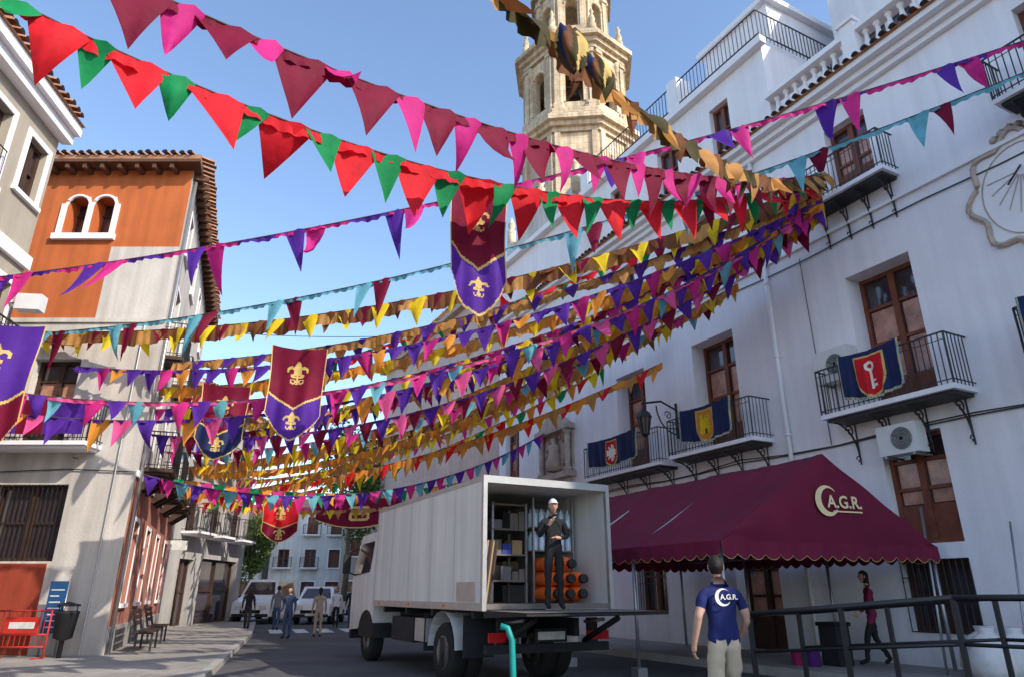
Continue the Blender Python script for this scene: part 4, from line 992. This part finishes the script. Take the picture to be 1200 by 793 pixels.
car('parked_car',(-9.9,38),pi+.05,'pickup','car_white')
car('parked_car',(-12.2,52),pi,'car','car_silver')
# ================================================================ people
def person(name,loc,yaw,h=1.74,J=None,top='black_cloth',bottom='black_cloth',sleeve='long',hem=.92,hair='short',cap=None,shoe='black_cloth',bulk=1.0,look=0,fing=True,leg=1.0,hmat='hair'):
    j=dict(pel=(0,0,.96),wai=(0,.0,1.12),che=(0,0,1.33),ne0=(0,-.01,1.47),ne1=(0,.01,1.55))
    for s,sg in(('L',-1),('R',1)):
        j.update({'sh'+s:(.175*sg,-.01,1.42),'el'+s:(.235*sg,-.03,1.14),'wr'+s:(.25*sg,.05,.89),'pa'+s:(.25*sg,.075,.81),
         'hi'+s:(.09*sg,0,.90),'kn'+s:(.10*sg,.02,.50),'an'+s:(.105*sg,-.02,.09),'to'+s:(.12*sg,.15,.04)})
    if J:j.update(J)
    rad=dict(pel=.135,wai=.125,che=.150,ne0=.075,ne1=.052)
    for s in'LR':rad.update({'sh'+s:.068,'el'+s:.046,'wr'+s:.028,'pa'+s:.032,'hi'+s:.095*leg,'kn'+s:.064*leg,'an'+s:.048*leg,'to'+s:.038})
    for k in('pel','wai','che'):rad[k]*=bulk
    E=[('pel','wai'),('wai','che'),('che','ne0'),('ne0','ne1')]
    for s in'LR':E+=[('che','sh'+s),('sh'+s,'el'+s),('el'+s,'wr'+s),('wr'+s,'pa'+s),('pel','hi'+s),('hi'+s,'kn'+s),('kn'+s,'an'+s),('an'+s,'to'+s)]
    names=list(j.keys());idx={n:i for i,n in enumerate(names)}
    V=[Vector(j[n]) for n in names];RR=[rad[n] for n in names];ED=[(idx[a_],idx[b_]) for a_,b_ in E];roots=[idx['pel']]
    if fing:
        for s,sg in(('L',-1),('R',1)):
            w_=Vector(j['wr'+s]);p_=Vector(j['pa'+s]);d=(p_-w_).normalized();side=Vector((0,1,0)) if abs(d.y)<.8 else Vector((1,0,0))
            side=(side-d*side.dot(d)).normalized();cur=d.cross(side)*(-sg if d.z<0 else sg)
            for k,(off,ln) in enumerate(((-.030,.062),(-.010,.075),(.010,.080),(.030,.072))):
                b=p_+side*off-d*.005;i0=len(V)
                V+= [b,b+d*ln*.5+cur*.006,b+d*ln*.85+cur*.028];RR+=[.0105,.0095,.008];ED+=[(i0,i0+1),(i0+1,i0+2)];roots.append(i0)
            b=p_-d*.045+side*.02;i0=len(V)
            V+=[b,b+side*.035+d*.022+cur*.01,b+side*.042+d*.055+cur*.02];RR+=[.014,.011,.009];ED+=[(i0,i0+1),(i0+1,i0+2)];roots.append(i0)
    me=bpy.data.meshes.new('tmp');me.from_pydata([tuple(v) for v in V],ED,[]);ob=bpy.data.objects.new('tmp',me);COL.objects.link(ob)
    sk=ob.modifiers.new('s','SKIN');sk.use_smooth_shade=True;sk.branch_smoothing=.6
    ss=ob.modifiers.new('ss','SUBSURF');ss.levels=2
    for i,r in enumerate(RR):me.skin_vertices[0].data[i].radius=(r,r);me.skin_vertices[0].data[i].use_root=i in roots
    dg=bpy.context.evaluated_depsgraph_get();nm=bpy.data.meshes.new_from_object(ob.evaluated_get(dg));bpy.data.objects.remove(ob)
    mats=[top,bottom,'skin',shoe,hmat,cap or 'hair','dark','lip']
    nm.materials.clear()
    for m in mats:nm.materials.append(MATS[m])
    segs=[]
    for a_,b_ in E:segs.append((a_,b_,Vector(j[a_]),Vector(j[b_]),rad[a_],rad[b_]))
    def near(p):
        best=None
        for a_,b_,A,B,ra,rb in segs:
            t=max(0,min(1,(p-A).dot(B-A)/(B-A).length_squared));d=(p-A.lerp(B,t)).length/(ra+(rb-ra)*t)
            if best is None or d<best[0]:best=(d,a_,b_,t)
        return best
    for p in nm.polygons:
        _,a_,b_,t=near(p.center);m=0
        if a_ in('ne0',):m=2
        elif a_[:2]=='sh':m=2 if sleeve=='short' and t>.62 else 0
        elif a_[:2]=='el':m=2 if sleeve=='short' or t>.93 else 0
        elif a_[:2]=='wr' :m=2
        elif a_[:2]=='an':m=3
        elif a_[:2]in('hi','kn') or a_=='pel':m=0 if p.center.z>hem else 1
        elif a_=='wai' or a_=='che':m=0
        if a_[:2]=='kn' and t>.97:m=3
        p.material_index=m;p.use_smooth=True
    nrm=[v.normal.copy() for v in nm.vertices]
    for v in nm.vertices:
        _,a_,b_,t=near(v.co)
        if a_ in('pel','wai','che') and b_ in('wai','che','ne0'):
            yc=j[a_][1]+(j[b_][1]-j[a_][1])*t;v.co.y=yc+(v.co.y-yc)*.74;v.co.x*=1.06
        if a_[:2] in('hi','kn','sh','wa','ch','pe'):
            nz=noise.noise(Vector((v.co.x*9,v.co.y*9,v.co.z*16)));v.co+=nrm[v.index]*nz*.016
    bm=bmesh.new();bm.from_mesh(nm)
    hc=Vector(j['ne1'])+Vector((0,.02,.105))
    Rz=Matrix.Rotation(look,3,'Z')
    def addv(grid,mi_,cond=None):
        vs=[[bm.verts.new(hc+Rz@Vector(p)) for p in row] for row in grid]
        for a_,b_ in zip(range(len(vs)-1),range(1,len(vs))):
            n=len(vs[0])
            for k in range(n-1):
                q4=[grid[a_][k],grid[a_][k+1],grid[b_][k+1],grid[b_][k]];ce=sum((Vector(x) for x in q4),Vector())/4
                if cond and not cond(ce):continue
                try:f=bm.faces.new([vs[a_][k],vs[a_][k+1],vs[b_][k+1],vs[b_][k]]);f.material_index=mi_;f.smooth=True
                except: pass
    def headp(th,ph,sc=1.0):
        x=sin(th)*cos(ph);y=sin(th)*sin(ph);z=cos(th)
        px=.076*x;py=.094*y;pz=.117*z
        if z<0:
            px*=1+.38*z;py*=1+(.12 if y>0 else .42)*z
        if y>0 and sc==1.0:
            nose=math.exp(-(x/.16)**2)*math.exp(-((z+.12)/.2)**2)*.024;py+=nose
            sock=math.exp(-((abs(x)-.38)/.16)**2)*math.exp(-((z-.08)/.1)**2)*.008;py-=sock
            py+=math.exp(-(x/.3)**2)*math.exp(-((z+.5)/.08)**2)*.005+math.exp(-(x/.3)**2)*math.exp(-((z+.85)/.12)**2)*.008
        if sc!=1.0:
            sc+=.03*noise.noise(Vector((x*4,y*4,z*4)))
            if y<0 and z<0:sc-=.05*min(1,-z*1.6)
        return (px*sc,py*sc,pz*sc)
    NT,NP=20,28
    addv([[headp(pi*i/NT,2*pi*k/NP) for k in range(NP+1)] for i in range(NT+1)],2)
    def hc_(c):
        x,y,z=c
        if hair=='long':return (z>.055 or y<.02) and not(y>.03 and z<.05)
        return z>.062 or (y<.012 and z>.0) or (y<-.02 and z>-.07)
    addv([[headp(pi*i/NT,2*pi*k/NP,1.07) for k in range(NP+1)] for i in range(NT+1)],4,hc_)
    if hair=='long':
        addv([[(.075*cos(2*pi*k/12)*(1-.12*i),-.045+.05*sin(2*pi*k/12),.03-.045*i) for k in range(13)] for i in range(6)],4)
    if cap:
        addv([[headp(pi*i/NT,2*pi*k/NP,1.13) for k in range(NP+1)] for i in range(NT+1)],5,lambda c:c[2]>.05)
        addv([[(-.07+.14*k/8,.075+.07*t*sin(pi*(.15+.7*k/8)),.055-.01*t) for k in range(9)] for t in(0,.5,1)],5)
    for sg in(-1,1):
        addv([[(sg*.076+.010*sin(pi*i/6)*cos(2*pi*k/8),-.005+.018*sin(pi*i/6)*sin(2*pi*k/8),.0+.032*cos(pi*i/6)) for k in range(9)] for i in range(7)],2)
        addv([[(sg*.030+.011*sin(pi*i/5)*cos(2*pi*k/8),.079+.008*sin(pi*i/5)*sin(2*pi*k/8),.010+.007*cos(pi*i/5)) for k in range(9)] for i in range(6)],6)
    addv([[(.024*cos(2*pi*k/10)*sin(pi*i/4),.088+.006*sin(2*pi*k/10)*sin(pi*i/4),-.058+.006*cos(pi*i/4)) for k in range(11)] for i in range(5)],7)
    bm.to_mesh(nm);bm.free();nm.name=name
    o=bpy.data.objects.new(name,nm);COL.objects.link(o);sc=h/1.78
    o.scale=(sc,sc,sc);o.location=loc;o.rotation_euler=(0,0,yaw);return o
man=person('man',(2.22,7.8,0),radians(8),1.84,dict(elL=(-.28,-.06,1.16),wrL=(-.31,.02,.92),paL=(-.31,.05,.84),elR=(.26,-.03,1.15),wrR=(.24,.16,.96),paR=(.23,.22,.91),
   knL=(-.11,.06,.50),anL=(-.12,-.06,.10),toL=(-.13,.11,.05),knR=(.11,.14,.52),anR=(.11,.16,.09),toR=(.12,.32,.05)),top='navy_tee',bottom='khaki',sleeve='short',hem=.95,shoe='grey_cloth',bulk=1.14,look=-.25,leg=1.18)
lg=MB('shirt_logo')
for k in range(20):
    t0=radians(40+280*k/20);t1=radians(40+280*(k+1)/20)
    P_=[(cos(t0),sin(t0)),(cos(t1),sin(t1)),(.22+.78*cos(t1),.05+.82*sin(t1)),(.22+.78*cos(t0),.05+.82*sin(t0))]
    lg.face([(p[0]*.085-.03,-.146,1.36+p[1]*.085) for p in P_],'logo_white')
lo_=lg.obj();lo_.parent=man
tx=text3d('shirt_text','A.G.R.',.07,(0,0,0),(1,0,0),'logo_white',None,.0005);tx.parent=man;tx.location=(.035,-.147,1.34)
pl=TF(1.12,-.35,1.19)
person('man',(pl.x,pl.y,pl.z),radians(180+10),1.74,dict(elR=(.25,.0,1.15),wrR=(.12,.26,1.34),paR=(.07,.28,1.42),elL=(-.24,.02,1.15),wrL=(-.05,.22,1.12),paL=(.03,.24,1.13),
  anL=(-.12,-.02,.09),anR=(.12,.02,.09)),top='black_cloth',bottom='black_cloth',hem=.85,cap='white_cloth',bulk=1.05)
person('woman',(6.98,14.3,.15),radians(75),1.72,dict(knL=(-.09,.16,.52),anL=(-.09,.22,.10),toL=(-.10,.38,.05),knR=(.09,-.02,.50),anR=(.09,-.24,.12),toR=(.09,-.12,.04),
  elL=(-.22,.06,1.13),wrL=(-.2,.24,.98),paL=(-.19,.30,.93),elR=(.22,-.1,1.15),wrR=(.22,-.08,.9),paR=(.22,-.06,.82)),top='maroon_coat',bottom='black_cloth',hem=.78,hair='long',bulk=1.2)
person('woman',(7.95,14.75,.15),radians(150),1.66,None,top='maroon_coat',bottom='black_cloth',hem=.8,hair='long')
walk=dict(knL=(-.09,.14,.52),anL=(-.09,.18,.09),toL=(-.10,.34,.05),knR=(.09,-.02,.50),anR=(.09,-.2,.12),toR=(.09,-.07,.05),elL=(-.23,-.08,1.14),wrL=(-.24,-.06,.9),paL=(-.24,-.05,.82),wrR=(.24,.16,.92),paR=(.24,.2,.85))
for (x,y,yw,hh,tp,bt,hem,hr,jj) in[(-7.6,25,170,1.66,'denim','denim',.55,'long',None),(-6.8,25.9,20,1.64,'beige_coat','beige_coat',.5,'long',None),(-10.6,29.5,10,1.68,'black_cloth','black_cloth',.8,'long',walk),
  (-9.6,30,10,1.74,'grey_cloth','denim',.9,'short',walk),(-7.9,33,190,1.70,'white_cloth','black_cloth',.9,'long',walk),(-7.0,32,180,1.78,'black_cloth','denim',.9,'short',walk),(-6.5,33,160,1.7,'beige_coat','black_cloth',.6,'long',walk)]:
    zz=.12 if x<-11 else 0
    person('woman' if hr=='long' else 'man',(x,y,zz),radians(yw),hh,jj,top=tp,bottom=bt,hem=hem,hair=hr,fing=(y<30))
# ================================================================ light, sky, camera
az=Vector((.80,-.60)).normalized();el=radians(35)
sd=Vector((az.x*cos(el),az.y*cos(el),sin(el)))
sun=bpy.data.lights.new('sun','SUN');sun.energy=5;sun.angle=radians(.5);sun.color=(1,.92,.80)
so=bpy.data.objects.new('sun',sun);COL.objects.link(so);so.rotation_euler=(-sd).to_track_quat('-Z','Y').to_euler()
w=bpy.data.worlds.new('World');scn.world=w;w.use_nodes=True;nt=w.node_tree
sk=nt.nodes.new('ShaderNodeTexSky');sk.sky_type='NISHITA';sk.sun_disc=False;sk.sun_elevation=el;sk.sun_rotation=atan2(az.x,az.y)
sk.altitude=300;sk.air_density=1.0;sk.dust_density=1.0;sk.ozone_density=2.0
bg=nt.nodes['Background'];bg.inputs['Strength'].default_value=.33;nt.links.new(sk.outputs[0],bg.inputs['Color'])
cam=bpy.data.cameras.new('camera');cam.lens=24;cam.sensor_width=36;cam.clip_end=2000
co=bpy.data.objects.new('camera',cam);COL.objects.link(co);co.location=(0,0,1.45);co.rotation_euler=(radians(90+20.4),0,0);scn.camera=co
scn.view_settings.view_transform='Standard';scn.view_settings.look='None';scn.view_settings.exposure=0
